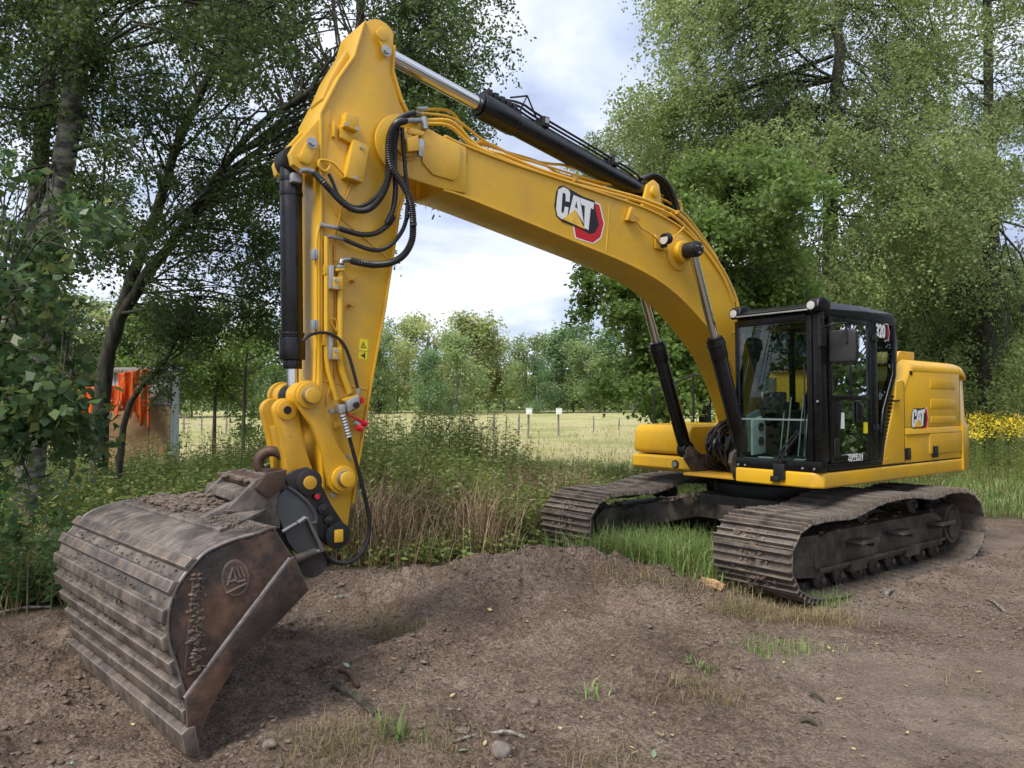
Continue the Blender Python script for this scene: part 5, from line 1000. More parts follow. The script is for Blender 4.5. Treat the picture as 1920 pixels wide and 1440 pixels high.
def tree(name, label, cat, base, trunks, clumps, leaf, bark_m, L=.055, W=.035, droop=.55, strand=1.0, group=None, leaf_per=16, hang=True, branch_r=.035, bare=(), twig_r=.0035, kseg=9):
    """trunks: [(points, r0, r1)]; clumps: [(centre, (rx, ry, rz), strands, trunk index, height fraction)] in world space"""
    B = Vector(base); root = empty(name, B); tag(root, label, cat, group); b0 = np.array(list(B))
    TP = []; TR = []; TT = []
    for pts, r0, r1 in trunks:
        P = bez([Vector(p) for p in pts], 24); m = len(P); t = np.linspace(0, 1, m)
        R = r0+(r1-r0)*t; R[0] *= 1.25; R = R*(1+.05*rng.normal(size=m)); P = rough_trunk(P, r0*.10)
        TT.append(P); V, F = tubes_np([P-b0], [R], kseg+3); o = link('trunk', np_mesh('trunk', V, F, bark_m, True), root)
    BP = []; BR = []; S0 = []; D0 = []; LL = []
    L, W = L*1.07, W*1.07
    for c, r, ns, ti, hf in clumps:
        ns = max(3, int(ns*.84))
        c = np.array(list(c)); T = TT[ti]; i = int(np.clip(hf*(len(T)-1), 1, len(T)-1)); s = T[i]
        mid = s*.45+c*.55+np.array([0, 0, .25*np.linalg.norm(c-s)*.5])+rng.normal(size=3)*.12*np.linalg.norm(c-s)
        P = bez([Vector(s), Vector(s*.8+mid*.2+rng.normal(size=3)*.03), Vector(mid), Vector(c)], 10); rr = branch_r*(.5+.22*np.linalg.norm(c-s))
        BP.append(P-b0); BR.append(np.linspace(rr, .007, len(P)))
        for q in range(3):                                     # side branches inside the clump
            i = rng.integers(len(P)//3, len(P)-1); e = c+rng.normal(size=3)*np.array(r)*.45; m2 = (P[i]+e)/2+np.array([0, 0, .12])
            P2 = bez([Vector(P[i]), Vector(m2), Vector(e)], 6); BP.append(P2-b0); BR.append(np.linspace(max(.008, rr*.4), .004, len(P2)))
        nb = max(3, ns//9); sc = unit(rng.normal(size=(nb, 3)))*(rng.random((nb, 1))**(1/2.4)); u = sc[rng.integers(0, nb, ns)]+rng.normal(size=(ns, 3))*.20
        S0.append(c+u*np.array(r)); D0.append(unit(u))
    for P in bare: BP.append(bez([Vector(p) for p in P[0]], 12)-b0); BR.append(np.linspace(P[1], P[2], len(BP[-1])))
    if BP: V, F = tubes_np(BP, BR, 4); tag(link('branches', np_mesh('branches', V, F, M['bark_dark'], True), root), kind='stuff')
    if S0:
        S0 = np.concatenate(S0); D0 = np.concatenate(D0); n = len(S0); k = leaf_per
        Ls = strand*rng.uniform(.45, 1.25, (n, 1, 1)); t = np.linspace(0.0, 1, k)[None, :, None]
        dirs = D0*np.array([1, 1, .4])+rng.normal(size=(n, 3))*.6; dirs = unit(dirs)[:, None]
        g = np.array([0, 0, -1.0])[None, None]
        Pp = S0[:, None]+dirs*Ls*t*(.45 if hang else .9)+g*(t**1.6)*Ls*(droop if hang else droop*.3)
        jit = rng.normal(size=Pp.shape)*(.05 if hang else .06); Lc = (Pp+jit).reshape(-1, 3)
        V, F = leaf_quads(Lc, L, W, .5 if hang else .25); tag(link('leaves', np_mesh('leaves', V-b0, F, leaf), root), kind='stuff')
        sub = Pp[:, ::max(1, (k-1)//3)]; V, F = tubes_np(list(sub[::6]-b0), [np.linspace(twig_r, twig_r*.4, sub.shape[1])]*len(sub[::6]), 3)
        tag(link('twigs', np_mesh('twigs', V, F, M['bark_dark']), root), kind='stuff')
    return root
def clumps_in(cx, cy, rx, ry, n, D, dD, r, ns, ti=0, hf=(.3, .9), top=None):
    """clumps spread through a crown: the crown's middle and half-widths are surveyed at distance D"""
    o = []
    for k in range(n):
        a = rng.uniform(0, 2*np.pi); q = np.sqrt(rng.uniform(0.02, 1)); px = cx+rx*q*np.cos(a); py = cy+ry*q*np.sin(a)
        d = D+rng.uniform(-dD, dD); p = at(px, py, d); s = rng.uniform(.75, 1.25)
        o.append((p, (r*s, r*s, r*s*.8), int(ns*s*s), ti, np.clip(hf[0]+(hf[1]-hf[0])*(1-(py-(cy-ry))/(2*ry)), .1, .98)))
    return o
def grd(p): return Vector((p.x, p.y, float(gz(p.x, p.y))-.05))

# ---- left: birch pair, two leaning trees, broad-leaved bush
D = 9.6
tree('birch_tree', 'upright mossy birch trunk in front of its twin at the far left, leaning slightly right', 'tree', grd(at(45, 900, D)),
     [([grd(at(45, 900, D)), at(70, 640, D), at(105, 400, D), at(135, 200, D), at(160, 0, D), at(185, -330, D), at(205, -800, D)], .19, .06)],
     clumps_in(230, -40, 330, 190, 24, D, 1.2, .75, 42, 0, (.5, .9))+clumps_in(90, 260, 220, 280, 22, D, 1.0, .6, 38, 0, (.4, .8))+clumps_in(200, -420, 520, 230, 12, D, 1.6, .75, 30, 0, (.7, .98)), M['leaf_dark'], M['bark_birch'], L=.06, W=.042, strand=.5,
     bare=[([at(125, 285, D), at(190, 270, D-.3), at(260, 300, D-.6), at(310, 330, D-.7)], .035, .012), ([at(110, 190, D), at(40, 205, D-.3), at(-30, 190, D-.5)], .025, .012)])
D = 10.3
tree('birch_tree', 'thinner birch trunk standing just behind and left of its twin at the far left', 'tree', grd(at(-15, 880, D)),
     [([grd(at(-15, 880, D)), at(15, 640, D), at(60, 440, D), at(85, 200, D), at(108, 0, D), at(130, -350, D), at(150, -700, D)], .15, .05)],
     clumps_in(20, 60, 160, 160, 16, D, 1.0, .5, 45, 0, (.5, .9))+clumps_in(20, -300, 420, 200, 9, D, 1.4, .7, 26, 0, (.6, .95)), M['leaf_dark'], M['bark_birch'], L=.06, W=.042, strand=.5)
D = 13.0
base = grd(at(185, 840, D))
tree('leaning_tree', 'dark forked tree leaning right with a wide hanging crown behind the excavator stick', 'tree', base,
     [([base, at(195, 700, D), at(225, 590, D), at(262, 480, D), at(300, 370, D), at(345, 240, D-.2), at(430, 60, D-.4), at(520, -200, D-.8)], .145, .04),
      ([at(215, 610, D), at(270, 525, D), at(340, 430, D), at(400, 340, D-.3), at(480, 240, D-.5), at(590, 165, D-.8), at(700, 60, D-1)], .105, .03)],
     clumps_in(560, 150, 340, 240, 48, D, 2.0, .9, 50, 1, (.35, .98))+clumps_in(340, 210, 260, 300, 36, D, 1.8, .9, 46, 0, (.3, .9))+clumps_in(440, 470, 200, 150, 20, D, 1.3, .65, 48, 1, (.1, .6))+clumps_in(500, -160, 480, 160, 14, D, 1.5, .8, 28, 0, (.8, .98)),
     M['leaf_dark'], M['bark_dark'], L=.062, W=.044, strand=.5, branch_r=.03,
     bare=[([at(215, 590, D), at(300, 575, D-.5), at(380, 555, D-.8), at(460, 580, D-1), at(520, 650, D-1)], .035, .01), ([at(400, 340, D), at(470, 320, D-.4), at(560, 330, D-.6)], .03, .01)])
D = 15.0
base = grd(at(620, 850, D))
tree('birch_tree', 'tall leafy birch whose crown edge droops beside the white sky behind the stick cylinder', 'tree', base,
     [([base, at(640, 600, D), at(650, 350, D), at(670, 100, D), at(690, -200, D), at(700, -600, D)], .17, .04)],
     clumps_in(740, 70, 175, 250, 34, D, 1.7, .9, 60, 0, (.5, .98))+clumps_in(770, 220, 110, 110, 8, D, 1.0, .55, 95, 0, (.4, .7))+clumps_in(610, 400, 110, 170, 8, D, 1.3, .6, 75, 0, (.3, .7))+clumps_in(690, -200, 280, 160, 10, D, 1.6, .9, 34, 0, (.8, .98)),
     M['leaf_dark'], M['bark_dark'], L=.066, W=.046, strand=.55, branch_r=.025)
D = 11.6
base = grd(at(215, 890, D))
tree('young_tree', 'thin bare curved stem bending right across the orange mesh at the shed', 'tree', base,
     [([base, at(232, 800, D), at(262, 730, D), at(300, 690, D), at(330, 640, D), at(352, 590, D)], .055, .02)],
     clumps_in(390, 610, 120, 55, 8, D, .8, .35, 40, 0, (.6, .95))+clumps_in(300, 700, 50, 30, 4, D, .3, .25, 22, 0, (.5, .8)), M['leaf_dark'], M['bark_dark'], L=.055, W=.035, strand=.5)
D = 6.6
base = grd(at(-60, 1060, D))
tree('broadleaf_bush', 'dark broad-leaved bush overhanging the left edge of the picture', 'bush', base,
     [([base, at(-40, 800, D), at(-10, 640, D), at(20, 420, D)], .04, .015)],
     clumps_in(40, 740, 140, 120, 15, D, .7, .28, 17, 0, (.3, .9))+clumps_in(50, 440, 150, 110, 10, D, .7, .26, 15, 0, (.6, .98))+clumps_in(0, 930, 120, 90, 5, D+.3, .5, .26, 14, 0, (.1, .5)), M['leaf_broad'], M['bark_dark'], L=.105, W=.072, strand=.35, hang=False, leaf_per=8, branch_r=.010, droop=.6, twig_r=.004)
D = 21
for px, py, lab in ((330, 640, 'leafy understorey bush between the leaning trunk and the shed'), (455, 660, 'green understorey bush left of the excavator stick'), (130, 640, 'shadowed understorey bush behind the birch pair'), (20, 700, 'dark understorey bush at the far left behind the broad leaves'), (150, 775, 'low bush behind the birch pair against the meadow'), (55, 785, 'low bush left of the birch pair against the meadow'), (400, 745, 'low bush right of the shed against the meadow'), (235, 770, 'low bush behind the shed')):
    b = grd(at(px, 850, D))
    tree('understorey_bush', lab, 'bush', b, [([b, at(px+5, 700, D), at(px+10, py, D)], .06, .02)], clumps_in(px, py, 100, 90, 9, D+1, 1.2, .6, 75, 0, (.3, .95)), M['leaf_maple'] if px > 200 else M['leaf_dark'], M['bark_dark'], L=.10, W=.07, strand=.5, hang=False, leaf_per=12, group='bushes under the left trees')  # right-hand bushes carry their sunlit look in a paler leaf colour

# ---- right: tall weeping birches, maple, woodland behind
D = 21
base = grd(at(1568, 850, D))
tree('birch_tree', 'tall weeping birch filling the sky above the cab, trunk behind the roof', 'tree', base,
     [([base, at(1560, 640, D), at(1556, 400, D), at(1566, 200, D), at(1572, 0, D), at(1580, -250, D), at(1590, -600, D)], .26, .06)],
     clumps_in(1480, 110, 285, 215, 58, D, 2.6, 1.1, 105, 0, (.45, .95))+clumps_in(1330, 290, 140, 120, 22, D, 1.6, .9, 90, 0, (.35, .6))+clumps_in(1580, 400, 290, 170, 40, D-.8, 2.4, 1.05, 90, 0, (.3, .6))+clumps_in(1500, -200, 330, 140, 14, D, 2.4, 1.1, 45, 0, (.8, .98)),
     M['leaf_birch'], M['bark_dark'], L=.088, W=.060, strand=1.0, droop=.75, branch_r=.035, leaf_per=15,
     bare=[([at(1558, 330, D), at(1610, 290, D-.5), at(1650, 220, D-.8)], .06, .015), ([at(1558, 290, D), at(1500, 250, D-.4), at(1460, 190, D-.7)], .05, .015)])
D = 24
base = grd(at(1850, 850, D))
tree('birch_tree', 'weeping birch at the right edge, paler than the one above the cab', 'tree', base,
     [([base, at(1850, 600, D), at(1858, 300, D), at(1850, 0, D), at(1840, -400, D)], .26, .06)],
     clumps_in(1830, 120, 180, 250, 36, D, 2.2, 1.2, 95, 0, (.45, .95))+clumps_in(1800, 460, 190, 180, 27, D, 2.2, 1.1, 95, 0, (.2, .6))+clumps_in(1850, 690, 110, 70, 12, D, 2.2, 1.1, 95, 0, (.2, .6))+clumps_in(1850, -220, 220, 110, 8, D, 2.2, 1.1, 45, 0, (.8, .98)),
     M['leaf_birch'], M['bark_dark'], L=.098, W=.066, strand=1.0, droop=.75, branch_r=.035, leaf_per=14)
D = 26
base = grd(at(1250, 840, D))
tree('birch_tree', 'smaller birch with thin top just right of the stick cylinder', 'tree', base,
     [([base, at(1240, 600, D), at(1220, 400, D), at(1200, 280, D)], .16, .03)],
     clumps_in(1180, 320, 100, 80, 20, D, 1.3, .7, 75, 0, (.6, .98)), M['leaf_birch'], M['bark_dark'], L=.085, W=.055, strand=.8, branch_r=.02, leaf_per=12)
D = 15.5
base = grd(at(1330, 860, D))
tree('maple_tree', 'fresh green broad-crowned tree directly behind the boom and storage box', 'tree', base,
     [([base, at(1325, 700, D), at(1340, 550, D), at(1360, 430, D), at(1375, 340, D)], .15, .04), ([at(1325, 720, D), at(1270, 660, D), at(1200, 620, D-.4), at(1130, 560, D-.6)], .07, .02)],
     clumps_in(1385, 440, 150, 150, 34, D, 1.6, .50, 52, 0, (.4, .98))+clumps_in(1335, 360, 70, 60, 8, D, .8, .35, 40, 0, (.8, .98))+clumps_in(1235, 690, 110, 85, 22, D-.3, 1.2, .42, 62, 1, (.1, .9))+clumps_in(1160, 550, 80, 45, 8, D-.5, .7, .32, 50, 1, (.6, .98))+clumps_in(1270, 560, 90, 60, 8, D, .7, .38, 60, 0, (.4, .7))+clumps_in(1440, 580, 110, 90, 14, D+.6, .8, .5, 70, 0, (.2, .6)),
     M['leaf_maple'], M['bark_dark'], L=.105, W=.078, strand=.38, hang=False, leaf_per=11, branch_r=.022)
rest = [(1480, 610, 27, 'maple', 'leafy tree low behind the cab roof'), (1620, 560, 29, 'birch', 'woodland tree right above the cab roof'), (1720, 640, 31, 'birch', 'woodland tree just above the engine housing'),
        (1800, 600, 28, 'far2', 'woodland tree right of the engine housing'), (1890, 640, 33, 'maple', 'woodland tree above the goldenrod at the right edge'), (1700, 470, 34, 'birch', 'taller woodland tree between the two weeping birches'),
        (1930, 560, 30, 'birch', 'woodland tree cut off by the right edge'), (1600, 670, 36, 'maple', 'shaded tree seen through the cab'), (1440, 680, 34, 'maple', 'shaded tree behind the cab front')]
for px, py, D, mt_, lab in rest:
    base = grd(at(px, 830, D)); lm = {'maple': M['leaf_maple'], 'birch': M['leaf_birch'], 'far2': M['leaf_dark']}[mt_]
    tree('woodland_tree', lab, 'tree', base, [([base, at(px+8, py+60, D), at(px-6, py-60, D)], .16, .04)],
         clumps_in(px, py, 115, 125, 17, D, 2.2, 1.0, 78, 0, (.3, .95)), lm, M['bark_dark'], L=.155, W=.115, strand=.8, hang=mt_ != 'maple', leaf_per=11, group='trees of the wood on the right')

# ---- treeline beyond the meadow
protos = []
def far_tree(kind, seed):
    h = 1.0; ns = 170; o = []
    if kind == 'round': cl = [(rng.uniform(-.24, .24), rng.uniform(-.24, .24), rng.uniform(.22, .93)) for k in range(34)]
    elif kind == 'column': cl = [(rng.uniform(-.13, .13)*(1.3-z), rng.uniform(-.13, .13), z) for z in rng.uniform(.12, .97, 28)]
    else: cl = [(rng.uniform(-.30, .30)*(1.25-z), rng.uniform(-.3, .3)*(1.2-z), z) for z in rng.uniform(.05, .9, 34)]
    Cn = []
    for (x, y, z) in cl:
        if kind == 'round' and (x/.26)**2+((z-.56)/.42)**2 > 1: x *= .6
        u = rng.normal(size=(ns, 3))*np.array([.055, .055, .05]); Cn.append(np.array([x, y, z])+u)
    Cn = np.concatenate(Cn); return Cn
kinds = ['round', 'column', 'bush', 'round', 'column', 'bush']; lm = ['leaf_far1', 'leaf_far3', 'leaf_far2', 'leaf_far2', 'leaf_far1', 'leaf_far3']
for k, (kd, m_) in enumerate(zip(kinds, lm)):
    Cn = far_tree(kd, k); V, F = leaf_quads(Cn, .030, .022, .3); lme = np_mesh('leaves', V, F, M[m_])
    paths = []; R = []
    for q in range(3 if kd != 'column' else 1):
        x0 = rng.uniform(-.05, .05); paths.append(bez([Vector((x0, 0, -.02)), Vector((x0*1.4, 0, .3)), Vector((x0*2+rng.uniform(-.05, .05), 0, .75))], 8)); R.append(np.linspace(.010, .004, len(paths[-1])))
    for q in range(10):
        c = Cn[rng.integers(len(Cn))]; paths.append(bez([Vector((0, 0, c[2]*.6)), Vector(list(c))], 4)); R.append(np.linspace(.004, .0015, len(paths[-1])))
    V, F = tubes_np(paths, R, 5); protos.append((lme, np_mesh('trunk', V, F, M['bark_far'], True)))
# (picture column, distance, height of crown top as picture row, prototype, label)
LINE = [(700, 98, 640, 2, 'low bluish bush-like tree close beside the stick edge in the treeline'), (745, 104, 598, 3, 'rounded green tree left of the tallest yellow one in the treeline'),
        (800, 100, 583, 0, 'tallest rounded yellow-green tree in the treeline, beside the stick'), (850, 90, 618, 2, 'dark green bushy tree in front of the tall yellow ones'),
        (805, 88, 650, 5, 'blue-green bushy tree low under the tall rounded yellow one'), (888, 100, 588, 4, 'slim yellow-green tree, second highest in the treeline'), (912, 108, 612, 0, 'yellow-green tree right of the slim high one'),
        (945, 104, 628, 0, 'olive tree in the middle of the treeline'), (985, 98, 628, 3, 'rounded green tree behind the post with the left white box'), (1010, 96, 668, 5, 'low bluish tree between the two white boxes'),
        (1048, 104, 616, 1, 'slim blue-green tree behind the right white box'), (1080, 108, 610, 1, 'slim tree next right of the right white box'), (1105, 100, 640, 3, 'rounded tree near the maple in the treeline'), (1140, 104, 618, 1, 'slim tree half hidden by the maple leaves'),
        (1185, 100, 640, 3, 'green tree behind the maple leaves'), (1240, 104, 630, 2, 'green tree behind the lift cylinders'), (1300, 100, 640, 0, 'yellow-green tree hidden by the maple'), (660, 96, 610, 3, 'green tree hidden mostly by the stick'),
        (600, 92, 600, 3, 'green tree seen left of the bucket cylinder'), (540, 88, 600, 2, 'bushy tree left of the bucket cylinder'), (480, 84, 590, 5, 'blue-green tree through the gap left of the stick'), (425, 80, 600, 0, 'yellow-green tree through the gap right of the shed'),
        (360, 78, 590, 3, 'green tree right above the shed'), (290, 75, 580, 2, 'green tree above the orange mesh'), (220, 74, 560, 3, 'green tree behind the leaning trunk'), (150, 72, 560, 0, 'yellow-green tree behind the birch pair'), (80, 70, 550, 3, 'green tree behind the left birch trunk'), (10, 70, 550, 2, 'green tree at the left edge of the far wood'),
        (1390, 60, 600, 3, 'green tree behind the cab front pillar'), (1460, 56, 600, 5, 'blue-green tree behind the cab'), (1530, 54, 590, 3, 'green tree behind the cab middle'), (1600, 50, 560, 2, 'green tree behind the cab rear'), (1680, 48, 540, 3, 'green tree behind the housing top'),
        (1750, 46, 560, 2, 'bushy tree behind the housing middle'), (1820, 45, 550, 3, 'green tree behind the goldenrod, left one'), (1890, 45, 560, 5, 'blue-green tree behind the goldenrod, right one'), (1960, 45, 540, 3, 'green tree beyond the right edge')]
for i, (px, D, top, k, lab) in enumerate(LINE):
    b = grd(at(px, 770, D)); h = at(px, top, D).z-b.z
    r = empty('treeline_tree', b, rng.uniform(0, 6.28)); tag(r, lab, 'tree', 'trees along the far side of the meadow'); wd = rng.uniform(.85, 1.15)*(1.25 if k in (1, 4) else 1.0)
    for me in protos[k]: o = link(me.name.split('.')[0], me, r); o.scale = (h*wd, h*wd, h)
for i, (x, y, h, k, lab) in enumerate([(17, 4, 10, 3, 'roadside tree beyond the right edge, nearest'), (19, 8, 12, 0, 'roadside tree beyond the right edge, second'), (21, 12, 11, 3, 'roadside tree beyond the right edge, third'), (24, 16, 12, 2, 'roadside tree beyond the right edge, fourth'), (18, -2, 12, 3, 'roadside tree right of the photographer'),
        (27, 20, 12, 3, 'roadside tree beyond the right edge, farthest'), (15, 6, 9, 3, 'low roadside tree beyond the right edge, in front of the second'), (13.5, 9.5, 8, 3, 'low roadside tree just out of the picture at right'), (15.5, 11.5, 9, 3, 'low roadside tree between the second and third at right'), (13.5, 3, 8, 3, 'low roadside tree right of the photographer, nearest'), (18, 13.5, 10, 3, 'low roadside tree beyond the right edge, in front of the third'), (-14, 1, 11, 3, 'roadside tree left of the photographer'), (-13, 6, 11, 2, 'roadside tree beyond the left edge'), (-15, -5, 12, 0, 'roadside tree behind left of the photographer')]):
    b = Vector((x, y, float(gz(x, y))-.05)); pt = lambda fx, fy, fz: b+Vector((fx, fy, fz*h))
    tree('roadside_tree', lab, 'tree', b, [([b, pt(.1, 0, .3), pt(-.1, .1, .6), pt(0, 0, .9)], .18, .04)],
         [(pt(rng.uniform(-2.4, 2.4), rng.uniform(-2.4, 2.4), rng.uniform(.08, .95)), (1.2, 1.2, 1.0), 26, 0, .7) for q in range(24)], M['leaf_dark'], M['bark_dark'], L=.20, W=.15, strand=.8, leaf_per=7, group='roadside trees outside the picture')
# distant dark wood that closes the gaps
Cn = np.stack([rng.uniform(-150, 150, 30000), rng.uniform(118, 140, 30000), rng.random(30000)**1.2*7.5], 1); Cn[:, 2] *= .75+.5*vnoise(Cn[:, 0]*.12, Cn[:, 0]*0); Cn[:, 2] += .9
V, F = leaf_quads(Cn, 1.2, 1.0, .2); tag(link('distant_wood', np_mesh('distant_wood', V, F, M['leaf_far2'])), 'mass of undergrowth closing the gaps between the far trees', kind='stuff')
# ---- meadow, fence
def stuff(name, V, F, m, lab): return tag(link(name, np_mesh(name, V, F, m)), lab, kind='stuff')
def blades(Cn, H, W, lean=.35, seg=2):
    n = len(Cn); a = rng.uniform(0, 2*np.pi, n); d = np.stack([np.cos(a), np.sin(a), np.zeros(n)], 1); s = np.stack([-np.sin(a), np.cos(a), np.zeros(n)], 1)
    H = (H*rng.uniform(.5, 1.3, n))[:, None]; W = W*rng.uniform(.7, 1.3, n)[:, None]; ln = rng.uniform(0.1, 1, n)[:, None]*lean; up = np.array([[0, 0, 1.0]])
    p0 = Cn-s*W*.5; p1 = Cn+s*W*.5; q = Cn+up*H*.55+d*H*ln*.35; q0 = q-s*W*.4; q1 = q+s*W*.4; e = Cn+up*H*(1-ln*.35)+d*H*ln*1.1
    e0 = e-s*W*.06; e1 = e+s*W*.06
    V = np.stack([p0, p1, q1, q0, e1, e0], 1).reshape(-1, 3); i = np.arange(n)[:, None]*6
    F = np.concatenate([i+np.array([[0, 1, 2, 3]]), i+np.array([[3, 2, 4, 5]])]); return V, F
def scatter(n, x0, x1, y0, y1, dens=None):
    x = rng.uniform(x0, x1, n); y = rng.uniform(y0, y1, n)
    if dens is not None: k = rng.random(n) < dens(x, y); x, y = x[k], y[k]
    return np.stack([x, y, gz(x, y)], 1)
near_track = lambda x, y: 1.0
P = scatter(40000, -30, 40, 17, 60, lambda x, y: np.clip(22/y, 0, 1)**2); V, F = blades(P, .20, .03, .9, 2); stuff('meadow_grass', V, F, M['meadow'], 'pale dry grass of the meadow beyond the weeds')
POSTS = [(925, 40, 775, .10), (948, 44, 782, .08), (972, 42, 778, .12), (990, 39, 770, .12), (1047, 41, 770, .11), (1113, 46, 782, .09), (869, 46, 782, .08), (378, 42, 770, .10), (424, 42, 772, .10), (345, 42, 774, .10), (470, 43, 776, .10), (1826, 26, 755, .13), (1868, 27, 758, .12), (1903, 26, 757, .13), (1160, 48, 785, .09)]
wh = ['leftmost post of the middle group', 'thin post second in the middle group', 'stout post third in the middle group', 'leaning post carrying the left white box', 'post carrying the right white box', 'thin post right of both white boxes', 'thin post nearest the stick', 'pale post right of the shed', 'pale post midway between shed and stick', 'pale post close beside the shed', 'pale post near the excavator linkage', 'stout post beside the engine housing', 'thin post between the two stout posts in the goldenrod', 'stout post near the right picture edge', 'thin post at the maple leaves']
for (px, D, top, wd), lab in zip(POSTS, wh):
    b = grd(at(px, 800, D)); h = at(px, top, D).z-b.z+.05; ln = rng.uniform(-.06, .06); pm = MB(); n = 7
    lv = [(0, 1.0), (.4, .97), (.8, .93), (.97, .85), (1.0, .5)]; V = []
    for z, s in lv: V += [(wd*.5*s*math.cos(a)*(1+.12*math.sin(3*a))+ln*z*h, wd*.5*s*math.sin(a), z*h) for a in [2*math.pi*k/n for k in range(n)]]
    Fc = [(i*n+k, i*n+(k+1) % n, (i+1)*n+(k+1) % n, (i+1)*n+k) for i in range(len(lv)-1) for k in range(n)]+[tuple((len(lv)-1)*n+k for k in range(n))]
    pm.add(V, Fc); o = pm.build('fence_post', M['oldwood']); o.location = b; tag(o, 'weathered wooden fence post, '+lab, 'post', 'fence posts round the meadow')
for px, D, lab in ((992, 38.8, 'white box on the leaning fence post, left of two'), (1048, 40.8, 'white box on the right fence post, nearer the maple')):
    p = at(px, 771, D); o = MB().box(-.16, .16, -.12, .12, -.17, .14).box(-.18, .18, -.14, .14, .14, .17).box(-.05, .05, -.125, -.121, -.1, .02).build('white_box', M['white'], bevel=.01); o.location = p; tag(o, lab, 'box', 'white boxes on the fence posts')
for z0, lab in ((.55, 'lower fence wire along the meadow'), (.95, 'upper fence wire along the meadow')):
    pts = [Vector((at(px, 780, 42).x, 42+2*math.sin(px*.01), float(gz(at(px, 780, 42).x, 42))+z0)) for px in range(330, 1260, 30)]
    o = MB().tube(pts, .006, 4).build('fence_wire', M['zinc']); tag(o, lab, 'wire', 'fence wires')
# ---- shed with orange mesh
D = 14.2; base = grd(at(280, 830, D)); shed = empty('garden_shed', base, 0); tag(shed, 'small grey plank shed with plywood door panel half hidden behind the trees', 'shed')
def W_(px, py, dd=0): p = at(px, py, D+dd)-base; return p
x0, x1, x2 = W_(215, 0).x, W_(292, 0).x, W_(330, 0).x; zt = W_(0, 690).z; zl = W_(0, 700).z
zm = W_(0, 763).z
for k in range(9):
    a = x0+(x2-x0)*k/9; b_ = x0+(x2-x0)*(k+1)/9-.012; MB().box(a, b_, -.02+.006*(k % 2), .02, zm+.02, zl-.0).build('plank', M['planks'], shed, bevel=.003)
MB().box(x0, W_(290, 0).x, -.012, .03, -.1, zm).build('plywood_panel', M['ply'], shed)
MB().box(W_(293, 0).x, x2, -.05, -.015, -.1, zm).build('plywood_panel', M['ply'], shed, bevel=.004)
MB().box(W_(285, 0).x, W_(292, 0).x, -.03, .02, W_(0, 778).z, zm-.05).build('door_gap', M['matte_black'], shed)
MB().box(x0-.02, x2+.02, -.045, -.02, zm-.03, zm+.05).build('cross_rail', M['oldwood'], shed, bevel=.004)
for a, b_ in (((280, 760), (318, 722)), ((318, 722), (330, 706)), ((322, 720), (322, 760)), ((296, 718), (322, 748))):
    p, q = W_(*a), W_(*b_); MB().tube([(p.x, -.06, p.z), (q.x, -.06, q.z)], .035, 6).build('brace', M['oldwood'], shed)
MB().add([(x0-.1, -.15, zl+.02), (x2+.06, -.15, zl-.02), (x2+.06, .5, zl+.10), (x0-.1, .5, zl+.10), (x0-.1, -.15, zl+.07), (x2+.06, -.15, zl+.03), (x2+.06, .5, zl+.14), (x0-.1, .5, zl+.14)],
         [(3, 2, 1, 0), (4, 5, 6, 7), (0, 1, 5, 4), (1, 2, 6, 5), (2, 3, 7, 6), (3, 0, 4, 7)]).build('roof', M['oldwood'], shed)
MB().box(x0, x2-.02, .03, .4, -.1, zl-.02).build('wall', M['planks'], shed)
def mesh_sheet(pxs, ztop, zbot, lab, D_):
    tb = grd(at(pxs[0], 830, D_)); V = []; nx_, nz_ = 40, 30
    for i in range(nx_+1):
        for j in range(nz_+1):
            px = pxs[0]+(pxs[1]-pxs[0])*i/nx_; s = j/nz_; py = ztop[0]+(ztop[1]-ztop[0])*i/nx_; pb = zbot[0]+(zbot[1]-zbot[0])*i/nx_+10*math.sin(i*.9)
            p = at(px, py+(pb-py)*s, D_)-tb; V.append((p.x+.005*math.sin(j*.5+i*.3), p.y+.035*math.sin(i*.55+j*.07)+.012*math.sin(i*1.9), p.z))
    F = [(i*(nz_+1)+j, i*(nz_+1)+j+1, (i+1)*(nz_+1)+j+1, (i+1)*(nz_+1)+j) for i in range(nx_) for j in range(nz_) if random.random() > .02]
    me = bpy.data.meshes.new('orange_mesh'); me.from_pydata(V, [], F); me.shade_smooth(); me.materials.append(M['tarp']); o = link('safety_mesh', me); o.location = tb
    sm_ = o.modifiers.new('thickness', 'SOLIDIFY'); sm_.thickness = .012; tag(o, lab, 'mesh', 'orange safety netting')
mesh_sheet((222, 282), (700, 690), (760, 800), 'orange safety mesh sheet draped over the left half of the shed', 13.9)
mesh_sheet((135, 225), (728, 722), (765, 775), 'orange safety mesh continuing low behind the broad leaves', 13.7)
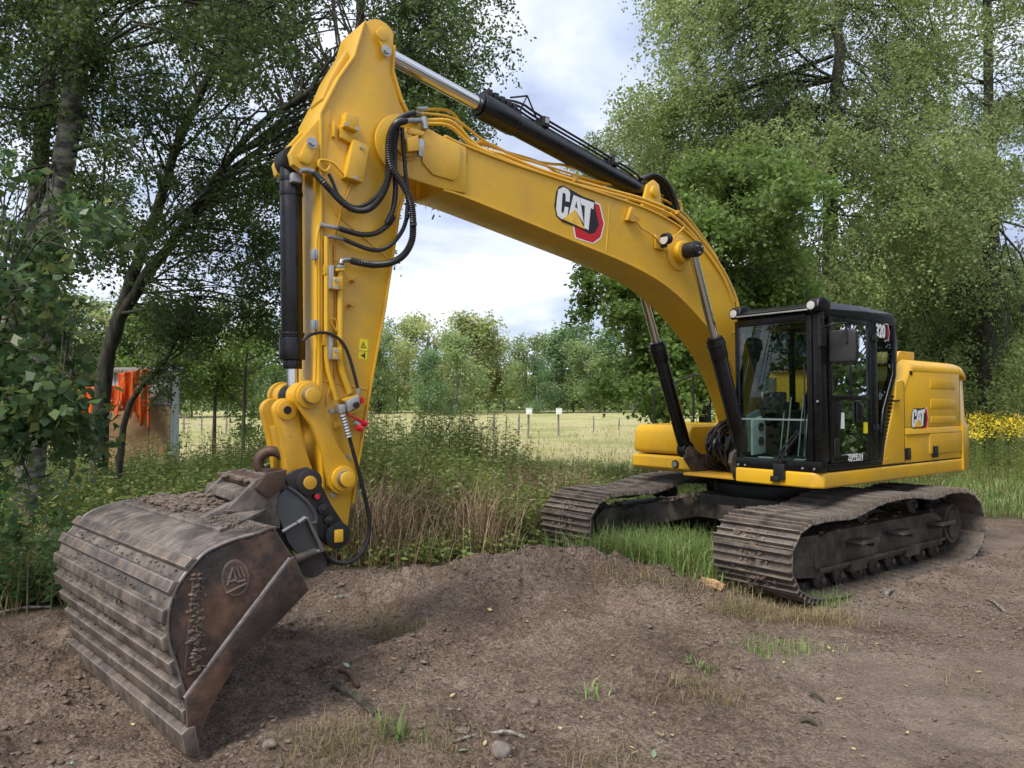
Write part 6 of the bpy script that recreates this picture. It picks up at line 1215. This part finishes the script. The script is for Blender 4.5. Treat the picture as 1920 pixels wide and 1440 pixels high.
# ---------------------------------------------------------------- weeds, grass, goldenrod
def plants(P, H, nl, L, W, leafm, lab, name, stem_m, lean=.25, stem_r=.006):
    n = len(P); H = H*rng.uniform(.55, 1.25, n)*(.95+1.1*fbm(P[:, 0]*.9+31, P[:, 1]*.9, 2))*(1-.38*sstep(-1.4, .6, P[:, 0])*(P[:, 1] < 15.6))*(1-.25*sstep(-3, -4.5, P[:, 0])); a = rng.uniform(0, 2*np.pi, n); ln = rng.uniform(0, lean, n); d = np.stack([np.cos(a)*ln, np.sin(a)*ln, np.ones(n)], 1)
    t = np.linspace(.22, 1.0, nl)[None, :, None]; S_ = P[:, None]+d[:, None]*H[:, None, None]*t; ph = rng.uniform(0, 6.28, (n, 1))+np.arange(nl)[None]*2.4
    ax = np.stack([np.cos(ph), np.sin(ph), rng.uniform(-.55, .35, (n, nl))], -1); Lc = S_.reshape(-1, 3); taper = (1.1-.55*t[0, :, 0]); 
    V, F = leaf_quads(Lc, L*1.0, W, 0, .2, axis=ax.reshape(-1, 3), up=.5)
    sc = np.repeat(np.tile(taper, n), 4)[:, None]; c = np.repeat(Lc, 4, 0); V = c+(V-c)*sc
    stuff(name, V, F, leafm, lab)
    if stem_m:
        m2 = P[:, None]+d[:, None]*H[:, None, None]*np.linspace(0, 1, 3)[None, :, None]; V, F = tubes_np(list(m2), [np.array([stem_r, stem_r*.8, stem_r*.3])]*n, 3)
        stuff(name.replace('leaves', 'stems'), V, F, stem_m, 'stems of the '+lab)
und = lambda x, y: (1-dirtness(x, y))**2
machine = lambda x, y: ((np.abs((x-3.3)*EY.x+(y-9.9)*EY.y) > 1.9) | (np.abs((x-3.3)*EX.x+(y-9.9)*EX.y) > 3.1)).astype(float)
weedz = lambda x, y: und(x, y)*machine(x, y)*np.clip(1.25-(x-1.0)*.8, 0, 1)*sstep(-.30, .22, fbm(x*.8, y*.8, 3)+.05)
back = lambda x, y: weedz(x, y)*sstep(9.6, 10.6, y+np.clip(-x-2.5, 0, 3)*.5)
P = scatter(5600, -9, 1.6, 8.0, 15.5, back); plants(P, 1.30, 20, .15, .05, M['weed'], 'tall green herbs behind the excavator bucket', 'weed_leaves', M['weed'])
P = scatter(2600, -8, 0.4, 9.8, 13.5, back); plants(P, 1.62, 22, .12, .032, M['weed'], 'tallest nettles and balsam at the meadow edge', 'nettle_leaves', M['weed'])
P = scatter(900, -7, 1.0, 9.6, 13, back); plants(P, 1.2, 16, .22, .06, M['goldstem'], 'broad yellowish herbs standing among the nettles', 'yellow_herb_leaves', M['dead'], .35)
P = scatter(6500, -8, 1.3, 7.2, 11, lambda x, y: und(x, y)*machine(x, y)); plants(P, .42, 11, .10, .058, M['weed'], 'low leafy seedlings and brambles at the soil edge', 'bramble_leaves', None, .5)
P = scatter(3800, -9, -2.4, 6.0, 11, und); plants(P, .75, 14, .12, .045, M['leaf_broad'], 'shaded herbs under the trees on the left', 'shade_herb_leaves', M['weed'])
P = scatter(15000, -2.8, 1.2, 8.6, 12.4, lambda x, y: und(x, y)*machine(x, y)*sstep(-.15, .12, fbm(x*1.1+40, y*1.1, 2)+.1)); V, F = blades(P, 1.0, .009, 1.1); stuff('dead_stalks', V, F, M['dead'], 'brown dead stalks among the weeds')
P = scatter(1500, -9, -3.4, 6.3, 9, und); V, F = blades(P, .6, .012, 1.1); stuff('dead_stalks', V, F, M['dead'], 'brown dead stalks beside the bucket on the left')
# grass tussocks between the tracks and behind the machine
gr = lambda x, y: np.clip(gau(x, y, 1.75, 8.65, .75, .75)*1.6-gau(x, y, 0.4, 7.9, 1.0, .55)*1.2, 0, 1)
P = scatter(26000, .4, 3.4, 7.4, 10.3, gr); P = P[~((((P[:, 0]-3.525)*EX.x+(P[:, 1]-9.8)*EX.y) > -1.9) & (np.abs(((P[:, 0]-3.525)*EY.x+(P[:, 1]-9.8)*EY.y)-1.30) < .46) & (((P[:, 0]-3.525)*EX.x+(P[:, 1]-9.8)*EX.y) < 2.2))]
V, F = blades(P, .42, .010, 1.25); stuff('grass_tussock', V, F, M['grass'], 'long fresh grass growing between the two tracks')
P = scatter(2600, .8, 2.9, 7.1, 8.6, lambda x, y: np.exp(-((y-(7.35+.0*(x)))/.28)**2)*.7); V, F = blades(P, .13, .006, 1.4); stuff('dry_grass', V, F, M['drygrass'], 'flattened dry grass at the foot of the near track')
wide = lambda x, y: und(x, y)*np.clip(12/y, 0, 1)*((((x-3.525)*EX.x+(y-9.8)*EX.y) < -1.9) | (np.abs((x-3.525)*EY.x+(y-9.8)*EY.y) > 1.8)).astype(float)
P = scatter(42000, 0.4, 14, 8.8, 24, wide); V, F = blades(P, .22, .015, .8); stuff('turf_grass', V, F, M['grass'], 'short rough turf behind the excavator')
P = scatter(17000, 0.4, 14, 8.8, 22, wide); V, F = blades(P, .16, .010, 1.3); stuff('dry_turf', V, F, M['drygrass'], 'dry straw in the turf behind the excavator')
P = scatter(9000, -1.0, 5.0, 13.0, 19, und); plants(P[:2200], .55, 10, .10, .03, M['goldstem'], 'mid-height herbs behind the far track', 'herb_leaves', M['weed'])
# tufts in the dirt
for (px, py, n, s, m_, lab) in ((1470, 1215, 260, .10, 'grass', 'small green grass tuft in the soil below the near track'), (1425, 1225, 90, .08, 'grass', 'tiny grass tuft left of the larger one in the soil'), (1540, 1130, 350, .12, 'grass', 'grass tuft at the outer front corner of the near track'), (1555, 1168, 200, .10, 'drygrass', 'yellowish tuft below the track corner'),
        (1400, 1150, 900, .11, 'drygrass', 'dry straw heap under the front of the near track'), (1530, 1160, 500, .12, 'drygrass', 'dry straw just below the near track corner'), (735, 1385, 26, .16, 'grass', 'broad green blades lying in the dug soil'), (1110, 1305, 16, .12, 'grass', 'few green blades by a dark clod'), (640, 1400, 700, .09, 'drygrass', 'dried grass clump in the lower left foreground'),
        (735, 1190, 600, .08, 'drygrass', 'dried grass sod on the soil left of centre'), (690, 1160, 300, .07, 'drygrass', 'dried roots beside the bare stick'), (1320, 1290, 350, .09, 'drygrass', 'thin dry grass patch right of centre'), (820, 1400, 250, .07, 'drygrass', 'dried grass strands left of the large stone'), (1315, 1256, 40, .07, 'grass', 'tiny green tuft right of centre'), (1000, 1060, 250, .10, 'drygrass', 'dry roots on top of the soil mound'), (1150, 1420, 200, .08, 'drygrass', 'thin straw at the lower edge')):
    c = gpt(px, py); q = rng.normal(size=(n, 2))*np.array([[.16, .13]])*(1 if n > 150 else .35)*(1.2 if n > 600 else 1); P = np.stack([c.x+q[:, 0], c.y+q[:, 1], gz(c.x+q[:, 0], c.y+q[:, 1])], 1)-np.array([[0, 0, .01]])
    V, F = blades(P, s, .004 if n > 60 else .014, 1.6 if 'dr' in m_ else .9); o = stuff('grass_tuft', V, F, M[m_], lab)
P = scatter(16000, -3.5, 5.5, 3.6, 8.8, lambda x, y: dirtness(x, y)*sstep(.02, .3, fbm(x*1.3+3, y*1.3, 3))); V, F = blades(P, .06, .003, 2.2); stuff('straw_litter', V, F, M['drygrass'], 'scattered straw and root fibres on the bare soil')
# goldenrod on the right
gx_ = lambda x, y: ((x > 6.2+(y-16)*.30)).astype(float)
P = scatter(1900, 7.0, 22, 16.3, 26, gx_); plants(P, 1.35, 22, .10, .02, M['goldstem'], 'yellow-green goldenrod plants right of the machine', 'goldenrod_leaves', M['goldstem'], .12)
fl = np.repeat(P[P[:, 1] < 40], 13, 0); tops = rng.uniform(1.15, 1.62, len(P)); fl = fl+rng.normal(size=fl.shape)*np.array([[.09, .09, .06]]); fl[:, 2] += np.repeat(tops, 13)
V, F = leaf_quads(fl, .05, .038, 0); stuff('goldenrod_flowers', V, F, M['goldflower'], 'yellow goldenrod flower heads right of the machine')
# ---------------------------------------------------------------- loose pieces on the soil
def rock_v(s, seed, flat=.7, n1=7, rings=3):
    r = random.Random(seed); V = [(0, 0, -.5*flat)]
    for j in range(rings):
        th = math.pi*(j+1)/(rings+1); V += [(math.sin(th)*math.cos(a)*r.uniform(.6, 1.25), math.sin(th)*math.sin(a)*r.uniform(.6, 1.25), -math.cos(th)*flat*r.uniform(.8, 1.1)) for a in [2*math.pi*k/n1 for k in range(n1)]]
    V.append((0, 0, flat*.95)); F = [(0, 1+(k+1) % n1, 1+k) for k in range(n1)]
    for j in range(rings-1): F += [(1+j*n1+k, 1+j*n1+(k+1) % n1, 1+(j+1)*n1+(k+1) % n1, 1+(j+1)*n1+k) for k in range(n1)]
    F += [(1+(rings-1)*n1+k, 1+(rings-1)*n1+(k+1) % n1, len(V)-1) for k in range(n1)]
    return [(x*s, y*s, z*s) for x, y, z in V], F
def rock(px, py, s, lab, m='stone', seed=1, flat=.6, name='stone', sub=2):
    mb = MB(); mb.add(*rock_v(s, seed, flat)); me = mb.mesh(name, M[m]); o = link(name, me); p = gpt(px, py); o.location = (p.x, p.y, p.z+s*flat*.35); o.rotation_euler = (random.uniform(-.3, .3), random.uniform(-.3, .3), random.uniform(0, 6))
    mo = o.modifiers.new('s', 'SUBSURF'); mo.levels = mo.render_levels = 2; tx = bpy.data.textures.new('rk', 'CLOUDS'); tx.noise_scale = s*.7; d_ = o.modifiers.new('d', 'DISPLACE'); d_.texture = tx; d_.strength = s*.35; tag(o, lab, 'stone')
rock(938, 1412, .075, 'largest grey-brown stone at the lower edge left of centre', seed=4); rock(1217, 1178, .032, 'dark oval stone on the soil slope right of centre', seed=5); rock(795, 1245, .045, 'flat grey stone left of centre on the dug soil', seed=6, flat=.3)
rock(1105, 1290, .06, 'dark clod with green blades beside it', 'soil', 8); rock(1000, 1318, .055, 'round dark clod above the largest stone', 'soil', 9); rock(868, 1372, .06, 'broad brown clod left of the largest stone', 'soil', 10, .4)
rock(505, 1400, .05, 'angular stone near the bucket tip', seed=12); rock(640, 1100, .06, 'dark clod by the bare stick', 'soil', 13); rock(1310, 1350, .02, 'small pale stone in the right foreground', seed=14); rock(1745, 1378, .018, 'small pebble in the driven track at lower right', seed=15)
# wood pieces
def stick_piece(a, b, r, lab, m='oldwood', name='stick'):
    p, q = gpt(*a), gpt(*b); mid = (p+q)/2+Vector((0, 0, .02)); mb = MB().tube(smooth_path([p+Vector((0, 0, r*.8))-p, mid+Vector((0, random.uniform(-.02, .02), r))-p, q+Vector((0, 0, r*.8))-p], 5), [r*random.uniform(.8, 1.15) for k in range(11)], 8)
    o = mb.build(name, M[m]); o.location = p; tag(o, lab, 'stick')
stick_piece((608, 1131), (680, 1120), .022, 'pale bare stick lying on the soil right of the bucket')
stick_piece((625, 1290), (705, 1345), .02, 'dark twisted root in the lower left foreground', 'bark_dark', 'root'); stick_piece((636, 1262), (672, 1292), .016, 'reddish bark piece beside the root', 'hook', 'bark_piece')
stick_piece((1500, 1355), (1530, 1362), .012, 'short dark twig in the right foreground', 'bark_dark'); stick_piece((1850, 1125), (1885, 1150), .014, 'thin grey stick near the right picture edge'); stick_piece((1518, 1305), (1545, 1318), .010, 'thin dark twig on the driven soil', 'bark_dark'); stick_piece((1660, 1122), (1675, 1110), .02, 'stubby brown stick beside the near track', 'oldwood')
stick_piece((920, 1378), (985, 1386), .010, 'curved grey twig above the largest stone'); stick_piece((845, 1395), (935, 1382), .008, 'long thin twig left of the largest stone'); stick_piece((0, 1040), (130, 1010), .02, 'grey fallen branch left of the bucket'); stick_piece((0, 1150), (95, 1140), .012, 'thin fallen branch low at the left edge')
lg = MB(); p = gpt(1336, 1104)
for k in range(7):
    y = (k-3)*.018; z = .045*math.cos(k*.5-1.5); lg.tube([(-.11+random.uniform(-.02, .02), y, .02+z), (0, y+.004, .04+z), (.11+random.uniform(-.02, .03), y, .03+z)], .016, 6)
o = lg.build('wood_chunk', M['ply']); o.location = p; o.rotation_euler = (0, .25, -.5); tag(o, 'splintered pale wood chunk in the grass against the near track', 'wood')
# fallen leaves, one by one
def leaf_me(name, m, s):
    out = [(0, 0, 0), (.25, .22, .05), (.55, .26, .09), (.85, .14, .06), (1.05, 0, .10), (.85, -.14, .05), (.55, -.26, .10), (.25, -.22, .06)]; mid = [(.25, 0, .0), (.55, 0, .01), (.85, 0, .03)]
    V = [(x*s, y*s, z*s) for x, y, z in out+mid]; F = [(0, 8, 1), (1, 8, 9, 2), (2, 9, 10, 3), (3, 10, 4), (4, 10, 5), (5, 10, 9, 6), (6, 9, 8, 7), (7, 8, 0)]
    me = bpy.data.meshes.new(name); me.from_pydata(V, [], F); me.materials.append(M[m]); return me
ly = leaf_me('fallen_leaf', 'yleaf', .06); lg_ = leaf_me('fallen_leaf', 'gleaf', .07)
spots = [(917, 1148, ly, 1.4, 'bright yellow leaf on the mound slope above centre'), (1062, 1148, ly, .6, ''), (1085, 1145, ly, .5, ''), (743, 1243, ly, .8, ''), (620, 1253, ly, .8, ''), (655, 1258, lg_, .9, 'pale green leaf beside the dark root'), (565, 1275, ly, .8, ''), (843, 1310, ly, .7, ''), (860, 1332, ly, .7, ''),
         (877, 1410, lg_, .8, 'pale bluish-green leaf left of the largest stone'), (908, 1402, ly, .7, 'orange-tinged leaf touching the largest stone'), (1046, 1366, ly, .8, ''), (1152, 1232, ly, .6, ''), (950, 1258, ly, .5, ''), (985, 1175, ly, .5, ''), (1090, 1350, ly, .5, ''), (1190, 1408, ly, .9, ''), (1183, 1418, ly, .8, ''), (1225, 1425, lg_, .9, 'pale green leaf at the lower edge centre'),
         (1605, 1410, ly, 1.1, 'large yellow leaf near the lower edge right of centre'), (1575, 1384, ly, .9, ''), (1625, 1422, ly, .6, ''), (1692, 1286, ly, .8, ''), (1567, 1315, ly, .8, ''), (1640, 1208, ly, .9, 'orange-yellow leaf below the near track'), (1828, 1263, ly, .8, ''), (1452, 1272, lg_, .8, 'pale green leaf right of centre on the driven soil'), (1555, 1218, ly, .7, ''), (1563, 1222, ly, .5, ''), (1470, 1247, ly, .6, ''), (1230, 1377, ly, .7, ''), (1240, 1385, ly, .6, ''), (1257, 1381, ly, .6, ''), (1222, 1342, ly, .5, ''),
         (250, 1365, ly, .8, ''), (135, 1430, lg_, .8, 'green leaf at the lower left corner'), (45, 1415, ly, .6, ''), (700, 1300, ly, .6, ''), (1820, 1155, ly, .6, ''), (1700, 1380, ly, .5, ''), (1420, 1120, ly, .5, ''), (760, 1212, ly, .5, ''), (1330, 1190, ly, .5, ''), (1125, 1010, ly, .5, ''), (600, 1180, ly, .7, ''), (615, 1147, ly, .7, '')]
LM = [(350, 1330, 'bucket tip'), (640, 1180, 'ground between bucket and bare stick'), (690, 1290, 'dark root in the left foreground'), (900, 1370, 'largest stone'), (960, 1200, 'middle of the soil mound'), (1110, 1320, 'dark clod with green blades'), (1230, 1390, 'lower edge centre'), (1560, 1240, 'grass tufts below the near track'), (1610, 1370, 'lower right edge'), (1810, 1220, 'right picture edge'), (1350, 1150, 'straw at the near track')]
zone = {}
for k, (px, py, me, s, lab) in enumerate(spots):
    if not lab: zone.setdefault(min(LM, key=lambda q: (q[0]-px)**2+1.6*(q[1]-py)**2)[2], []).append((px, k))
ordw = ['leftmost', 'second from left', 'third from left', 'fourth from left', 'fifth from left', 'sixth from left', 'seventh from left', 'eighth from left']; numw = ['', 'one', 'two', 'three', 'four', 'five', 'six', 'seven', 'eight', 'nine', 'ten']; names = {}
for z_, l in zone.items():
    l.sort()
    for j, (px, k) in enumerate(l): names[k] = 'small yellow leaf near the '+z_+('' if len(l) == 1 else ', '+(ordw[j] if j < len(l)-1 else 'rightmost')+' of '+numw[len(l)])
for k, (px, py, me, s, lab) in enumerate(spots):
    p = gpt(px, py); o = link('fallen_leaf', me); o.location = (p.x, p.y, p.z+.012); o.scale = (s, s, s); o.rotation_euler = (random.uniform(-.35, .35), random.uniform(-.3, .3), random.uniform(0, 6.28))
    tag(o, lab or names[k], 'leaf', 'fallen leaves on the soil')
# pebbles and crumbs: nobody could count them
prot = [np.array(rock_v(1, 100+k, .6, 5, 2)[0]) for k in range(6)]; tri = rock_v(1, 100, .6, 5, 2)[1]
def crumbs(n, x0, x1, y0, y1, smin, smax, m, lab, dens=None, name='soil_crumbs', power=3):
    P = scatter(n, x0, x1, y0, y1, dens); n = len(P); s = smin+(smax-smin)*rng.random(n)**power; V = []; a = rng.uniform(0, 6.28, n); k = rng.integers(0, 6, n)
    B = np.stack([prot[i] for i in k]); c, sn = np.cos(a)[:, None], np.sin(a)[:, None]; x = B[..., 0]*c-B[..., 1]*sn; y = B[..., 0]*sn+B[..., 1]*c
    st = rng.uniform(.6, 1.5, (n, 1)); V = np.stack([x*s[:, None]*st+P[:, :1], y*s[:, None]/st+P[:, 1:2], B[..., 2]*s[:, None]*.8+P[:, 2:3]+s[:, None]*.15], -1).reshape(-1, 3); m_ = B.shape[1]
    t3 = [f for f in tri if len(f) == 3]; t4 = [f for f in tri if len(f) == 4]; t3 += [(a_, b_, c_) for a_, b_, c_, d_ in t4]+[(a_, c_, d_) for a_, b_, c_, d_ in t4]
    F = (np.array(t3)[None]+(np.arange(n)*m_)[:, None, None]).reshape(-1, 3); stuff(name, V, F, M[m], lab)
ft = lambda x, y: dirtness(x, y)*sstep(-.1, .22, fbm(x*1.2, y*1.2+20, 3))
crumbs(26000, -4, 6, 3.6, 10, .003, .020, 'soil', 'small soil crumbs strewn over the ground', ft, power=2.5)
crumbs(3800, -3.5, 2.5, 3.8, 9, .007, .032, 'soil', 'larger soil clods over the dug part', lambda x, y: dirtness(x, y)*np.clip(1.2-x*.4, 0, 1)*sstep(-.12, .15, fbm(x*1.5+11, y*1.5, 3)), 'soil_clods', 2.2)
crumbs(9000, 1.5, 7.5, 5.5, 10, .005, .028, 'soil', 'flaky soil crumbs pressed out by the tracks', lambda x, y: dirtness(x, y)*sstep(-.1, .1, fbm(x*.9, y*2, 3)), 'soil_flakes', 2)
stm = M['stone']; crumbs(900, -4, 6, 3.6, 10, .003, .010, 'stone', 'little pebbles on the soil', ft, 'pebbles', 2)
print('objects', len(bpy.data.objects))
